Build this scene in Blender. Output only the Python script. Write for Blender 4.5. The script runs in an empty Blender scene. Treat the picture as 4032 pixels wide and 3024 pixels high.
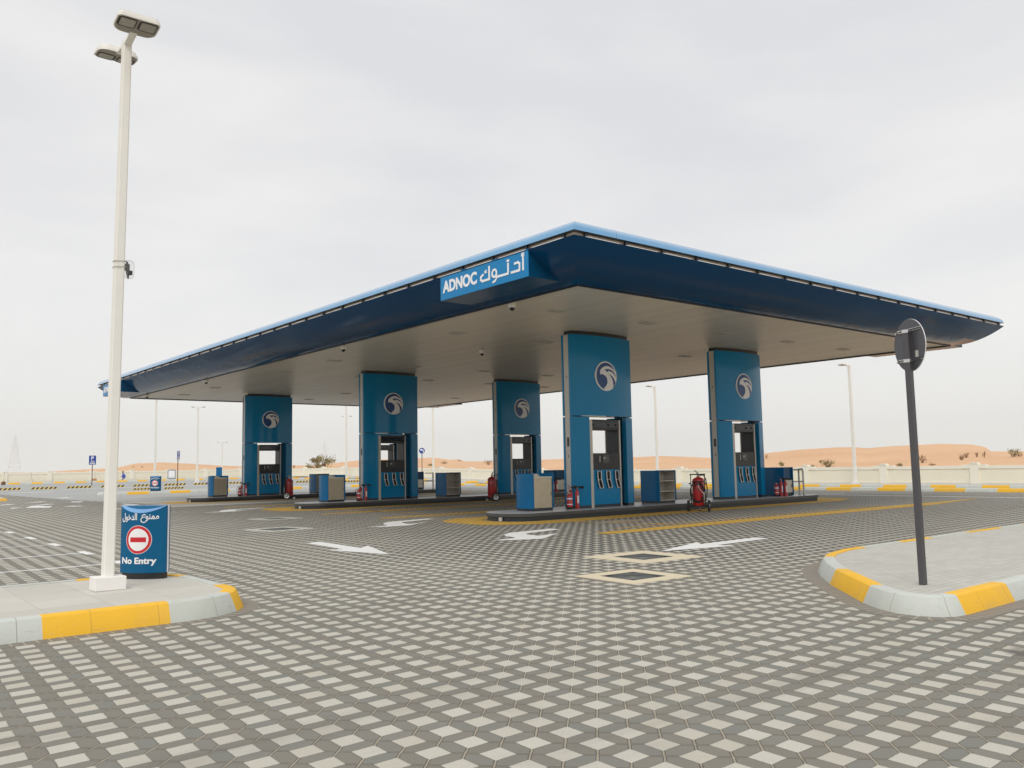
import bpy, bmesh, math, random
from mathutils import Vector, Matrix, noise
PI = math.pi
R = math.radians
random.seed(7)
sc = bpy.context.scene
COL = sc.collection

# ------------------------------------------------------------------ camera
cam_d = bpy.data.cameras.new('camera'); cam = bpy.data.objects.new('camera', cam_d); COL.objects.link(cam)
yaw, pitch, roll = R(50.78), R(5.47), R(-1.06)
fw = Vector((math.cos(yaw), math.sin(yaw), 0)); rt = Vector((math.sin(yaw), -math.cos(yaw), 0)); up = Vector((0, 0, 1))
Fv = fw*math.cos(pitch) + up*math.sin(pitch); Uv = -fw*math.sin(pitch) + up*math.cos(pitch)
R2 = rt*math.cos(roll) + Uv*math.sin(roll); U2 = -rt*math.sin(roll) + Uv*math.cos(roll)
m = Matrix((R2, U2, -Fv)).transposed().to_4x4(); m.translation = Vector((0, 0, 1.5))
cam.matrix_world = m
cam_d.sensor_width = 36; cam_d.lens = 3374.5/4032*36; cam_d.clip_start = .05; cam_d.clip_end = 6000
sc.camera = cam

# ------------------------------------------------------------------ sky, sun, exposure
SUN_EL, SUN_AZ = R(47), R(-142)          # azimuth counter-clockwise from +X
w = bpy.data.worlds.new('World'); sc.world = w; w.use_nodes = True
nt = w.node_tree; nt.nodes.clear(); N = nt.nodes.new; L = nt.links.new
out = N('ShaderNodeOutputWorld'); mixs = N('ShaderNodeMixShader')
sky = N('ShaderNodeTexSky'); sky.sky_type = 'NISHITA'; sky.sun_disc = False
sky.sun_elevation = SUN_EL; sky.sun_rotation = PI/2 - SUN_AZ; sky.dust_density = 3
b1 = N('ShaderNodeBackground'); b1.inputs[1].default_value = .1; L(sky.outputs[0], b1.inputs[0])
tc = N('ShaderNodeTexCoord')
mp = N('ShaderNodeMapping'); mp.inputs['Scale'].default_value = (1, 1, 3.2); L(tc.outputs['Generated'], mp.inputs[0])
n1 = N('ShaderNodeTexNoise'); n1.inputs['Scale'].default_value = 2.1; n1.inputs['Detail'].default_value = 5; n1.inputs['Roughness'].default_value = .5; n1.inputs['Distortion'].default_value = .35
L(mp.outputs[0], n1.inputs['Vector'])
cr = N('ShaderNodeValToRGB'); L(n1.outputs['Fac'], cr.inputs[0])
cr.color_ramp.elements[0].position = .36; cr.color_ramp.elements[0].color = (.785, .79, .81, 1)
cr.color_ramp.elements[1].position = .66; cr.color_ramp.elements[1].color = (.93, .92, .905, 1)
sep = N('ShaderNodeSeparateXYZ'); L(tc.outputs['Generated'], sep.inputs[0])
ramp = N('ShaderNodeValToRGB'); L(sep.outputs['Z'], ramp.inputs[0])
ramp.color_ramp.elements[0].position = 0; ramp.color_ramp.elements[0].color = (.93, .915, .865, 1)
ramp.color_ramp.elements[1].position = .30; ramp.color_ramp.elements[1].color = (1, 1, 1, 1)
mr = N('ShaderNodeMapRange'); mr.inputs['From Min'].default_value = 0; mr.inputs['From Max'].default_value = .28; L(sep.outputs['Z'], mr.inputs[0])
mx = N('ShaderNodeMix'); mx.data_type = 'RGBA'; L(mr.outputs[0], mx.inputs[0]); L(ramp.outputs[0], mx.inputs[6]); L(cr.outputs[0], mx.inputs[7])
b2 = N('ShaderNodeBackground'); b2.inputs[1].default_value = 1.0; L(mx.outputs[2], b2.inputs[0])
mixs.inputs[0].default_value = .93; L(b1.outputs[0], mixs.inputs[1]); L(b2.outputs[0], mixs.inputs[2]); L(mixs.outputs[0], out.inputs[0])
sd = bpy.data.lights.new('sun', 'SUN'); sd.energy = 1.5; sd.angle = R(28); sd.color = (1, .96, .9)
so = bpy.data.objects.new('sun', sd); COL.objects.link(so)
so.rotation_euler = Vector((-math.cos(SUN_AZ)*math.cos(SUN_EL), -math.sin(SUN_AZ)*math.cos(SUN_EL), -math.sin(SUN_EL))).to_track_quat('-Z', 'Y').to_euler()
sc.view_settings.view_transform = 'Standard'; sc.view_settings.look = 'None'
sc.view_settings.exposure = 0; sc.view_settings.gamma = 1
sc.cycles.max_bounces = 8; sc.cycles.diffuse_bounces = 4

# ------------------------------------------------------------------ helpers
def srgb(r, g, b):
    f = lambda c: (c/255/12.92) if c/255 <= .04045 else ((c/255+.055)/1.055)**2.4
    return (f(r), f(g), f(b))
MATS = {}
def mat(name, col, rough=.6, metal=0, var=.08, vs=3, bump=0, bs=60, coat=0, spec=.5, emis=None, est=1):
    if name in MATS: return MATS[name]
    m = bpy.data.materials.new(name); m.use_nodes = True; nt = m.node_tree; p = nt.nodes['Principled BSDF']
    p.inputs['Roughness'].default_value = rough; p.inputs['Metallic'].default_value = metal
    p.inputs['Specular IOR Level'].default_value = spec
    p.inputs['Coat Weight'].default_value = coat; p.inputs['Coat Roughness'].default_value = .05
    tcn = nt.nodes.new('ShaderNodeTexCoord'); nz = nt.nodes.new('ShaderNodeTexNoise')
    nz.inputs['Scale'].default_value = vs; nz.inputs['Detail'].default_value = 6; nz.inputs['Roughness'].default_value = .62
    nt.links.new(tcn.outputs['Object'], nz.inputs['Vector'])
    mixn = nt.nodes.new('ShaderNodeMix'); mixn.data_type = 'RGBA'; nt.links.new(nz.outputs['Fac'], mixn.inputs[0])
    mixn.inputs[6].default_value = (*[c*(1-var) for c in col], 1); mixn.inputs[7].default_value = (*[min(1, c*(1+var)) for c in col], 1)
    nt.links.new(mixn.outputs[2], p.inputs['Base Color'])
    if bump:
        nb = nt.nodes.new('ShaderNodeTexNoise'); nb.inputs['Scale'].default_value = bs; nb.inputs['Detail'].default_value = 3
        nt.links.new(tcn.outputs['Object'], nb.inputs['Vector'])
        bp = nt.nodes.new('ShaderNodeBump'); bp.inputs['Strength'].default_value = 1; bp.inputs['Distance'].default_value = bump
        nt.links.new(nb.outputs['Fac'], bp.inputs['Height']); nt.links.new(bp.outputs[0], p.inputs['Normal'])
    if emis:
        p.inputs['Emission Color'].default_value = (*emis, 1); p.inputs['Emission Strength'].default_value = est
    MATS[name] = m; return m

def obj(name, bm, m=None, parent=None, loc=None, smooth=False, mats=None):
    me = bpy.data.meshes.new(name)
    bmesh.ops.recalc_face_normals(bm, faces=bm.faces) if smooth != 'keep' else None
    bm.to_mesh(me); bm.free()
    for mm in (mats or ([m] if m else [])): me.materials.append(mm)
    o = bpy.data.objects.new(name, me); COL.objects.link(o)
    if smooth is True:
        me.polygons.foreach_set('use_smooth', [True]*len(me.polygons))
        try: me.set_sharp_from_angle(angle=R(38))
        except Exception: pass
    if parent is not None: o.parent = parent
    if loc is not None: o.location = loc
    return o
def tag(o, label=None, cat=None, group=None, kind=None):
    if label: o['label'] = label
    if cat: o['category'] = cat
    if group: o['group'] = group
    if kind: o['kind'] = kind
    return o
def thing(name, label, cat, loc=(0, 0, 0), rz=0, group=None):
    o = bpy.data.objects.new(name, None); COL.objects.link(o); o.empty_display_size = .2
    o.location = loc; o.rotation_euler = (0, 0, rz)
    return tag(o, label, cat, group)
def dup(o, loc=None, rz=None, label=None, group=None, parent=None):
    c = o.copy(); COL.objects.link(c)
    if parent is not None: c.parent = parent
    if loc is not None: c.location = loc
    if rz is not None: c.rotation_euler = (0, 0, rz)
    if label: c['label'] = label
    if group: c['group'] = group
    for ch in KIDS.get(o.name, list(o.children)): dup(ch, parent=c)
    return c
KIDS = {}
def B(): return bmesh.new()
def box(bm, x0, x1, y0, y1, z0, z1, bev=0, mi=0):
    vs = [bm.verts.new((x, y, z)) for x in (x0, x1) for y in (y0, y1) for z in (z0, z1)]
    fs = [bm.faces.new([vs[i] for i in q]) for q in ((0, 1, 3, 2), (4, 6, 7, 5), (0, 4, 5, 1), (2, 3, 7, 6), (0, 2, 6, 4), (1, 5, 7, 3))]
    for f in fs: f.material_index = mi
    if bev:
        es = list({e for f in fs for e in f.edges})
        bmesh.ops.bevel(bm, geom=es, offset=bev, segments=2, affect='EDGES', profile=.6)
    return bm
def frame_of(d):
    d = Vector(d).normalized(); a = Vector((0, 0, 1)) if abs(d.z) < .9 else Vector((1, 0, 0))
    u = d.cross(a).normalized(); return u, d.cross(u).normalized()
def tube(bm, pts, r, n=8, closed=False, cap=True):
    pts = [Vector(p) for p in pts]; rr = r if isinstance(r, (list, tuple)) else [r]*len(pts); rings = []
    k = len(pts); u = None
    for i, p in enumerate(pts):
        a = pts[(i-1) % k] if (i or closed) else p; b = pts[(i+1) % k] if (i < k-1 or closed) else p
        d = (b-a).normalized()
        if u is None: u, v = frame_of(d)
        else:
            u = (u - d*u.dot(d)).normalized(); v = d.cross(u)
        rings.append([bm.verts.new(p + (u*math.cos(2*PI*j/n) + v*math.sin(2*PI*j/n))*rr[i]) for j in range(n)])
    for i in range(k if closed else k-1):
        A, Bq = rings[i], rings[(i+1) % k]
        for j in range(n): bm.faces.new((A[j], A[(j+1) % n], Bq[(j+1) % n], Bq[j]))
    if cap and not closed: bm.faces.new(rings[0][::-1]); bm.faces.new(rings[-1])
    return bm
def lathe(bm, prof, n=20, c=(0, 0, 0)):
    rings = []
    for r, z in prof:
        rings.append([bm.verts.new((c[0]+max(r, 1e-4)*math.cos(2*PI*j/n), c[1]+max(r, 1e-4)*math.sin(2*PI*j/n), c[2]+z)) for j in range(n)])
    for a, b in zip(rings, rings[1:]):
        for j in range(n): bm.faces.new((a[j], a[(j+1) % n], b[(j+1) % n], b[j]))
    bm.faces.new(rings[0][::-1]); bm.faces.new(rings[-1]); return bm
def prism(bm, poly, z0, z1, mi_top=0, mi_side=0, inset_top=0):
    a = [bm.verts.new((x, y, z0)) for x, y in poly]; b = [bm.verts.new((x, y, z1)) for x, y in poly]; n = len(poly)
    for i in range(n): bm.faces.new((a[i], a[(i+1) % n], b[(i+1) % n], b[i])).material_index = mi_side
    bm.faces.new(b).material_index = mi_top; bm.faces.new(a[::-1]); return bm
def plate(bm, poly, y0, y1):     # polygon in x,z extruded in y
    a = [bm.verts.new((x, y0, z)) for x, z in poly]; b = [bm.verts.new((x, y1, z)) for x, z in poly]; n = len(poly)
    for i in range(n): bm.faces.new((a[i], a[(i+1) % n], b[(i+1) % n], b[i]))
    bm.faces.new(a[::-1]); bm.faces.new(b); return bm
def circ(cx, cy, r, n=40): return [(cx+r*math.cos(2*PI*i/n), cy+r*math.sin(2*PI*i/n)) for i in range(n)]
def rrect(x0, x1, y0, y1, r, n=6):
    rs = r if isinstance(r, (list, tuple)) else [r]*4; P = []
    for (cx, cy, a0, q) in ((x0, y0, PI, rs[0]), (x1, y0, 1.5*PI, rs[1]), (x1, y1, 0, rs[2]), (x0, y1, .5*PI, rs[3])):
        cx2 = cx + (q if cx == x0 else -q); cy2 = cy + (q if cy == y0 else -q)
        for i in range(n+1): P.append((cx2+q*math.cos(a0+PI/2*i/n), cy2+q*math.sin(a0+PI/2*i/n)))
    return P
def text_bm(body, size, bold=0, align='CENTER', xs=1, ext=.004, width=None, spacing=1):
    """text as a mesh in the x,z plane facing -y, thickness ext"""
    c = bpy.data.curves.new('t', 'FONT'); c.body = body; c.size = size; c.align_x = align; c.align_y = 'CENTER'; c.offset = bold; c.extrude = ext/2; c.space_character = spacing; c.resolution_u = 4
    o = bpy.data.objects.new('t', c); COL.objects.link(o); bpy.context.view_layer.update()
    me = bpy.data.meshes.new_from_object(o.evaluated_get(bpy.context.evaluated_depsgraph_get()))
    bpy.data.objects.remove(o); bm = B(); bm.from_mesh(me); bpy.data.meshes.remove(me)
    xsv = [v.co.x for v in bm.verts]; ysv = [v.co.y for v in bm.verts]
    if width: xs = width/(max(xsv)-min(xsv))
    cx = (max(xsv)+min(xsv))/2; cy = (max(ysv)+min(ysv))/2
    for v in bm.verts: v.co = Vector(((v.co.x-cx)*xs, -v.co.z, v.co.y-cy))
    return bm
def bend(bm, f, x0, x1, n=10):
    for i in range(1, n):
        g = bm.verts[:]+bm.edges[:]+bm.faces[:]
        bmesh.ops.bisect_plane(bm, geom=g, plane_co=(x0+(x1-x0)*i/n, 0, 0), plane_no=(1, 0, 0))
    for v in bm.verts: v.co.y += f(v.co.x)
def smoothstep(t): t = min(1, max(0, t)); return t*t*(3-2*t)
def gz(x, y): return .6*smoothstep((y-46)/44)

# ------------------------------------------------------------------ materials
M_blue = mat('blue_enamel', (.0008, .215, .45), .12, 0, .05, .8, coat=.0, spec=.25)
M_bluek = mat('blue_cabinet_paint', (.001, .125, .30), .2, 0, .06, 3, spec=.25)
M_blues = mat('blue_sign_panel', (.0008, .105, .235), .22, 0, .05, 2, spec=.25)
M_blued = mat('blue_enamel_deep', (.001, .06, .15), .25, 0, .05, .8, spec=.2)
M_fascia = mat('fascia_blue', (.006, .09, .24), .13, 0, .05, .5, bump=.02, bs=.55, coat=.5)
M_signblue = mat('sign_blue', (.006, .215, .50), .35, 0, .04, 2, spec=.25)
M_white = mat('white_paint', (.84, .825, .77), .45, 0, .04, 5)
M_whitel = mat('white_lettering', (.85, .85, .86), .4, 0, .02, 5)
M_strip = mat('side_strip_grey', (.55, .54, .50), .4, 0, .05, 5)
M_black = mat('black_plastic', (.012, .013, .015), .35, 0, .2, 6)
M_dark = mat('dark_trim', (.018, .025, .032), .4, 0, .15, 4)
M_glass = mat('dark_glass', (.01, .014, .018), .08, 0, .1, 3)
M_steel = mat('brushed_steel', (.50, .44, .33), .34, .75, .18, 5, bump=.001, bs=9)
M_steel2 = mat('pale_steel', (.55, .52, .46), .4, .3, .15, 7)
M_chrome = mat('chrome', (.6, .6, .6), .2, .9, .05)
M_red = mat('red_paint', (.48, .018, .022), .28, 0, .12, 8, coat=.3)
M_redd = mat('red_paint_dull', (.26, .012, .018), .3, 0, .15, 8, coat=.2)
M_rubber = mat('rubber', (.012, .012, .013), .75, 0, .2, 10)
M_ceil = mat('ceiling_panel', (.66, .62, .54), .42, 0, .05, .6)
M_granite = mat('island_granite', (.42, .42, .43), .35, 0, .18, 30)
M_granited = mat('island_edge_granite', (.060, .064, .068), .45, 0, .3, 20)
M_gapmetal = mat('gap_metal', (.62, .55, .48), .6, 0, .35, 2)
M_pole = mat('sign_pole_grey', (.085, .082, .09), .55, .2, .12, 6)
M_rust = mat('rusty_pole', (.16, .085, .045), .8, 0, .4, 3)
M_yel = mat('kerb_yellow', (.86, .47, .045), .55, 0, .07, 3, bump=.002, bs=25)
M_redsign = mat('sign_red', (.58, .012, .025), .35, 0, .04)
M_navy = mat('logo_blue', (.004, .055, .22), .35, 0, .05)
M_tray = mat('tray_cream', (.62, .57, .45), .6, 0, .1, 12)
M_paint = mat('road_white', (.82, .82, .80), .6, 0, .06, 2.5, bump=.002, bs=30)
M_cast = mat('cast_iron', (.018, .021, .024), .55, .1, .4, 12)
M_skin = mat('skin_brown', (.12, .055, .03), .6)
M_hair = mat('black_hair', (.012, .010, .010), .7)
M_cover = mat('blue_overalls', (.09, .12, .50), .85, 0, .12, 9, bump=.01, bs=12)
M_cloth = mat('dark_trousers', (.02, .022, .03), .9)
M_pylon = mat('pylon_steel', (.62, .62, .62), .7, .1, .05)
M_lens = mat('lamp_lens', (.36, .34, .29), .3, 0, .2, 18)
M_under = mat('lamp_underside', (.34, .30, .26), .6, 0, .08, 9)

def node(nt, t, **kw):
    n = nt.nodes.new(t)
    for k, v in kw.items(): setattr(n, k, v)
    return n
def mth(nt, op, a, b=None, c=None):
    n = nt.nodes.new('ShaderNodeMath'); n.operation = op
    for i, v in enumerate((a, b, c)):
        if v is None: continue
        if isinstance(v, (int, float)): n.inputs[i].default_value = v
        else: nt.links.new(v, n.inputs[i])
    return n.outputs[0]
def mixc(nt, f, a, b):
    n = nt.nodes.new('ShaderNodeMix'); n.data_type = 'RGBA'
    if isinstance(f, (int, float)): n.inputs[0].default_value = f
    else: nt.links.new(f, n.inputs[0])
    for i, v in ((6, a), (7, b)):
        if isinstance(v, tuple): n.inputs[i].default_value = (*v, 1)
        else: nt.links.new(v, n.inputs[i])
    return n.outputs[2]
def vec(nt, a, b, c):
    n = nt.nodes.new('ShaderNodeCombineXYZ')
    for i, v in enumerate((a, b, c)):
        if isinstance(v, (int, float)): n.inputs[i].default_value = v
        else: nt.links.new(v, n.inputs[i])
    return n.outputs[0]
def nz(nt, v, scale, detail=4, rough=.6, out='Fac'):
    n = nt.nodes.new('ShaderNodeTexNoise'); n.inputs['Scale'].default_value = scale; n.inputs['Detail'].default_value = detail; n.inputs['Roughness'].default_value = rough
    nt.links.new(v, n.inputs['Vector']); return n.outputs[out]
def ramp2(nt, v, a, b, lo=0, hi=1):
    n = nt.nodes.new('ShaderNodeMapRange'); n.inputs[1].default_value = a; n.inputs[2].default_value = b; n.inputs[3].default_value = lo; n.inputs[4].default_value = hi
    nt.links.new(v, n.inputs[0]); return n.outputs[0]

def paver_mat(name, painted=None, wornk=.0):
    """light square pavers in a mesh of dark elongated six-sided pavers, world aligned"""
    m = bpy.data.materials.new(name); m.use_nodes = True; nt = m.node_tree; p = nt.nodes['Principled BSDF']
    geo = node(nt, 'ShaderNodeNewGeometry'); P0 = geo.outputs['Position']
    wob = node(nt, 'ShaderNodeTexNoise'); wob.inputs['Scale'].default_value = 2.2; wob.inputs['Detail'].default_value = 2; nt.links.new(P0, wob.inputs['Vector'])
    vm = node(nt, 'ShaderNodeVectorMath', operation='MULTIPLY_ADD'); nt.links.new(wob.outputs['Color'], vm.inputs[0]); vm.inputs[1].default_value = (.02, .02, 0); nt.links.new(P0, vm.inputs[2])
    wob2 = node(nt, 'ShaderNodeTexNoise'); wob2.inputs['Scale'].default_value = 55; wob2.inputs['Detail'].default_value = 2; nt.links.new(P0, wob2.inputs['Vector'])
    vm2 = node(nt, 'ShaderNodeVectorMath', operation='MULTIPLY_ADD'); nt.links.new(wob2.outputs['Color'], vm2.inputs[0]); vm2.inputs[1].default_value = (.006, .006, 0); nt.links.new(vm.outputs[0], vm2.inputs[2])
    sp = node(nt, 'ShaderNodeSeparateXYZ'); nt.links.new(vm2.outputs[0], sp.inputs[0])
    px, py, u, v, da = 3.6252+.013, 3.7132+.013, .1723, .1880, .0048
    ca, sa = math.cos(PI/4+da), math.sin(PI/4+da)
    X = mth(nt, 'SUBTRACT', sp.outputs[0], px); Y = mth(nt, 'SUBTRACT', sp.outputs[1], py)
    I = mth(nt, 'MULTIPLY', mth(nt, 'SUBTRACT', mth(nt, 'MULTIPLY', X, sa), mth(nt, 'MULTIPLY', Y, ca)), 1/u)
    J = mth(nt, 'MULTIPLY', mth(nt, 'ADD', mth(nt, 'MULTIPLY', X, ca), mth(nt, 'MULTIPLY', Y, sa)), 1/v)
    S = mth(nt, 'MULTIPLY', mth(nt, 'ADD', I, J), .5); T = mth(nt, 'MULTIPLY', mth(nt, 'SUBTRACT', I, J), .5)
    rs = mth(nt, 'ROUND', S); rtn = mth(nt, 'ROUND', T)
    ds = mth(nt, 'SUBTRACT', S, rs); dt = mth(nt, 'SUBTRACT', T, rtn)
    ads = mth(nt, 'ABSOLUTE', ds); adt = mth(nt, 'ABSOLUTE', dt)
    mxx = mth(nt, 'MAXIMUM', ads, adt)
    sq = mth(nt, 'LESS_THAN', mxx, .296)
    edge = mth(nt, 'ABSOLUTE', mth(nt, 'SUBTRACT', mxx, .296))
    diag = mth(nt, 'ABSOLUTE', mth(nt, 'SUBTRACT', ads, adt))
    same = mth(nt, 'GREATER_THAN', mth(nt, 'MULTIPLY', ds, dt), 0)
    out_sq = mth(nt, 'SUBTRACT', 1, sq)
    # random tone per block
    hs = mth(nt, 'GREATER_THAN', ads, adt)
    fs_ = mth(nt, 'FLOOR', S); ft_ = mth(nt, 'FLOOR', T)
    ida = mth(nt, 'ADD', mth(nt, 'MULTIPLY', hs, fs_), mth(nt, 'MULTIPLY', mth(nt, 'SUBTRACT', 1, hs), rs))
    idb = mth(nt, 'ADD', mth(nt, 'MULTIPLY', hs, rtn), mth(nt, 'MULTIPLY', mth(nt, 'SUBTRACT', 1, hs), ft_))
    wn = node(nt, 'ShaderNodeTexWhiteNoise', noise_dimensions='3D'); nt.links.new(vec(nt, ida, idb, hs), wn.inputs['Vector'])
    wn2 = node(nt, 'ShaderNodeTexWhiteNoise', noise_dimensions='3D'); nt.links.new(vec(nt, rs, rtn, 7.3), wn2.inputs['Vector'])
    big = nz(nt, P0, .22, 3); mid = nz(nt, P0, 1.6, 5); fine = nz(nt, P0, 130, 3)
    if painted is None:
        dk = node(nt, 'ShaderNodeValToRGB'); nt.links.new(wn.outputs['Value'], dk.inputs[0])
        e = dk.color_ramp.elements; e[0].position = 0; e[0].color = (.232, .215, .180, 1); e[1].position = 1; e[1].color = (.252, .245, .212, 1)
        for q, c in ((.3, (.243, .228, .193)), (.55, (.228, .232, .205)), (.8, (.240, .222, .186))):
            k = e.new(q); k.color = (*c, 1)
        lt = node(nt, 'ShaderNodeValToRGB'); nt.links.new(wn2.outputs['Value'], lt.inputs[0])
        e = lt.color_ramp.elements; e[0].color = (.56, .53, .445, 1); e[1].color = (.62, .60, .525, 1)
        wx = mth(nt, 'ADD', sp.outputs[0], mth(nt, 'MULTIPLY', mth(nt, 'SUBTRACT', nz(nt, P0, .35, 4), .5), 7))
        paver_shade = mth(nt, 'MULTIPLY', ramp2(nt, wx, 6.5, 11.5), ramp2(nt, sp.outputs[1], 5.5, 11))  # shade in the joints and under the canopy painted into the dark pavers
        dkc = mixc(nt, mth(nt, 'MULTIPLY', paver_shade, .9), dk.outputs[0], (.055, .055, .053))
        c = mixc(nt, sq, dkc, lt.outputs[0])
        sw = ramp2(nt, nz(nt, P0, 7, 3), .3, .7, .012, .040); sandf = mth(nt, 'MULTIPLY', out_sq, mth(nt, 'MULTIPLY', mth(nt, 'SUBTRACT', 1, same), mth(nt, 'LESS_THAN', diag, sw)))
        darkf = mth(nt, 'MULTIPLY', out_sq, mth(nt, 'LESS_THAN', diag, .062))
        thin = mth(nt, 'MULTIPLY', out_sq, mth(nt, 'MULTIPLY', same, mth(nt, 'LESS_THAN', diag, .012)))
        c = mixc(nt, mth(nt, 'MULTIPLY', darkf, .62), c, (.06, .052, .042))
        c = mixc(nt, mth(nt, 'MULTIPLY', mth(nt, 'LESS_THAN', edge, .014), .5), c, (.11, .10, .08))
        c = mixc(nt, mth(nt, 'MULTIPLY', mth(nt, 'MAXIMUM', sandf, thin), .85), c, (.50, .44, .33))
    else:
        vor = nz(nt, P0, 3.0, 4)
        c = mixc(nt, sq, tuple(k*.93 for k in painted), painted)
        seam = mth(nt, 'MAXIMUM', mth(nt, 'MULTIPLY', out_sq, mth(nt, 'LESS_THAN', diag, .085)), mth(nt, 'LESS_THAN', edge, .034))
        seam = mth(nt, 'MAXIMUM', mth(nt, 'MULTIPLY', seam, .55), mth(nt, 'LESS_THAN', mth(nt, 'FRACT', J), .22))
        c = mixc(nt, mth(nt, 'MULTIPLY', seam, .92), c, (.035, .028, .018))
        c = mixc(nt, ramp2(nt, vor, .5, .72, 0, .35), c, (.35, .27, .13))
    c = mixc(nt, mth(nt, 'MULTIPLY', ramp2(nt, fine, .3, .7), .30), c, (.11, .10, .085)); c = mixc(nt, ramp2(nt, nz(nt, P0, 420, 2), .62, .70, 0, .35), c, (.05, .045, .04)) if painted is None else c
    # traffic wear / dust
    c = mixc(nt, ramp2(nt, big, .5, .75, 0, .14), c, (.36, .34, .29))
    mps = node(nt, 'ShaderNodeMapping'); mps.inputs['Scale'].default_value = (.12, 1.5, 1); nt.links.new(P0, mps.inputs[0])
    c = mixc(nt, ramp2(nt, nz(nt, mps.outputs[0], 1.1, 5), .55, .72, 0, .30), c, (.10, .095, .085))
    c = mixc(nt, ramp2(nt, nz(nt, P0, 1.15, 2, .4), .73, .76, 0, .5), c, (.07, .065, .06))
    c = mixc(nt, ramp2(nt, mid, .55, .8, 0, .22), c, (.12, .11, .095))
    nt.links.new(c, p.inputs['Base Color']); p.inputs['Roughness'].default_value = .82; p.inputs['Specular IOR Level'].default_value = .35
    h = mth(nt, 'SUBTRACT', 1, mth(nt, 'MAXIMUM', mth(nt, 'MULTIPLY', out_sq, ramp2(nt, diag, 0, .06, 1, 0)), ramp2(nt, edge, 0, .03, .55, 0)))
    h = mth(nt, 'ADD', h, mth(nt, 'MULTIPLY', fine, .12))
    bp = node(nt, 'ShaderNodeBump'); bp.inputs['Distance'].default_value = .006; bp.inputs['Strength'].default_value = .8
    nt.links.new(h, bp.inputs['Height']); nt.links.new(bp.outputs[0], p.inputs['Normal'])
    return m
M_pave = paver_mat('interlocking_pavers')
M_payel = paver_mat('yellow_painted_pavers', (.96, .57, .06))

def lined_mat(name, col, period, line=(.1, .09, .08), lw=.02, use='u', rough=.7, rows=0, amt=.7, var=.1, vs=4):
    m = bpy.data.materials.new(name); m.use_nodes = True; nt = m.node_tree; p = nt.nodes['Principled BSDF']
    tcn = node(nt, 'ShaderNodeTexCoord'); sp = node(nt, 'ShaderNodeSeparateXYZ'); nt.links.new(tcn.outputs['UV'], sp.inputs[0])
    u = mth(nt, 'FRACT', mth(nt, 'MULTIPLY', sp.outputs[0], 1/period))
    f = mth(nt, 'LESS_THAN', u, lw)
    if rows: f = mth(nt, 'MAXIMUM', f, mth(nt, 'LESS_THAN', mth(nt, 'FRACT', mth(nt, 'MULTIPLY', sp.outputs[1], 1/rows)), lw))
    n = nz(nt, tcn.outputs['Object'], vs, 5)
    c = mixc(nt, n, tuple(k*(1-var) for k in col), tuple(min(1, k*(1+var)) for k in col))
    if name.startswith('kerb'):
        mk = node(nt, 'ShaderNodeMapping'); mk.inputs['Scale'].default_value = (1, 1, 4); nt.links.new(tcn.outputs['Object'], mk.inputs[0])
        c = mixc(nt, ramp2(nt, nz(nt, mk.outputs[0], 5, 8, .7), .60, .70, 0, .45), c, (.30, .28, .23))
        c = mixc(nt, ramp2(nt, nz(nt, tcn.outputs['Object'], 34, 6, .7), .64, .68, 0, .7), c, (.50, .49, .44))
        c = mixc(nt, ramp2(nt, nz(nt, tcn.outputs['Object'], 1.2, 5, .6), .5, .75, 0, .3), c, (.42, .38, .28))
        bpk = node(nt, 'ShaderNodeBump'); bpk.inputs['Distance'].default_value = .003; nt.links.new(nz(nt, tcn.outputs['Object'], 40, 5), bpk.inputs['Height']); nt.links.new(bpk.outputs[0], p.inputs['Normal'])
    c = mixc(nt, mth(nt, 'MULTIPLY', f, amt), c, line)
    nt.links.new(c, p.inputs['Base Color']); p.inputs['Roughness'].default_value = rough
    return m
M_kw = lined_mat('kerb_grey_white', (.57, .60, .56), .62, (.28, .28, .25), .012, amt=.8, var=.07)
M_ky = lined_mat('kerb_yellow_blocks', (.88, .50, .03), .62, (.55, .30, .04), .012, amt=.7, var=.06)
M_course = lined_mat('edge_course', (.215, .195, .165), .105, (.46, .40, .29), .12, amt=.8, rows=0, var=.2)
M_fasciaU = None

def tile_mat(name, col, sx, sy, lw=.02, line=(.3, .28, .24), amt=.5, rough=.8, off=.5, stain=.1, rot=0):
    m = bpy.data.materials.new(name); m.use_nodes = True; nt = m.node_tree; p = nt.nodes['Principled BSDF']
    geo = node(nt, 'ShaderNodeNewGeometry')
    br = node(nt, 'ShaderNodeTexBrick'); br.offset = off; mpn = node(nt, 'ShaderNodeMapping'); mpn.inputs['Rotation'].default_value = (0, 0, rot)
    nt.links.new(geo.outputs['Position'], mpn.inputs[0]); nt.links.new(mpn.outputs[0], br.inputs['Vector'])
    br.inputs['Scale'].default_value = 1; br.inputs['Brick Width'].default_value = sx; br.inputs['Row Height'].default_value = sy; br.inputs['Mortar Size'].default_value = lw*.5; br.inputs['Mortar Smooth'].default_value = .3
    br.inputs['Color1'].default_value = (*[k*.93 for k in col], 1); br.inputs['Color2'].default_value = (*[min(1, k*1.05) for k in col], 1); br.inputs['Mortar'].default_value = (*[a*amt+b*(1-amt) for a, b in zip(line, col)], 1)
    n = nz(nt, geo.outputs['Position'], 1.3, 6); fine = nz(nt, geo.outputs['Position'], 90, 3)
    c = mixc(nt, ramp2(nt, n, .45, .8, 0, stain*3), br.outputs[0], tuple(k*.7 for k in col))
    c = mixc(nt, ramp2(nt, fine, .4, .8, 0, .2), c, tuple(k*.75 for k in col))
    nt.links.new(c, p.inputs['Base Color']); p.inputs['Roughness'].default_value = rough
    bp = node(nt, 'ShaderNodeBump'); bp.inputs['Distance'].default_value = .004; nt.links.new(br.outputs['Fac'], bp.inputs['Height']); bp.invert = True; nt.links.new(bp.outputs[0], p.inputs['Normal'])
    return m
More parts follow.
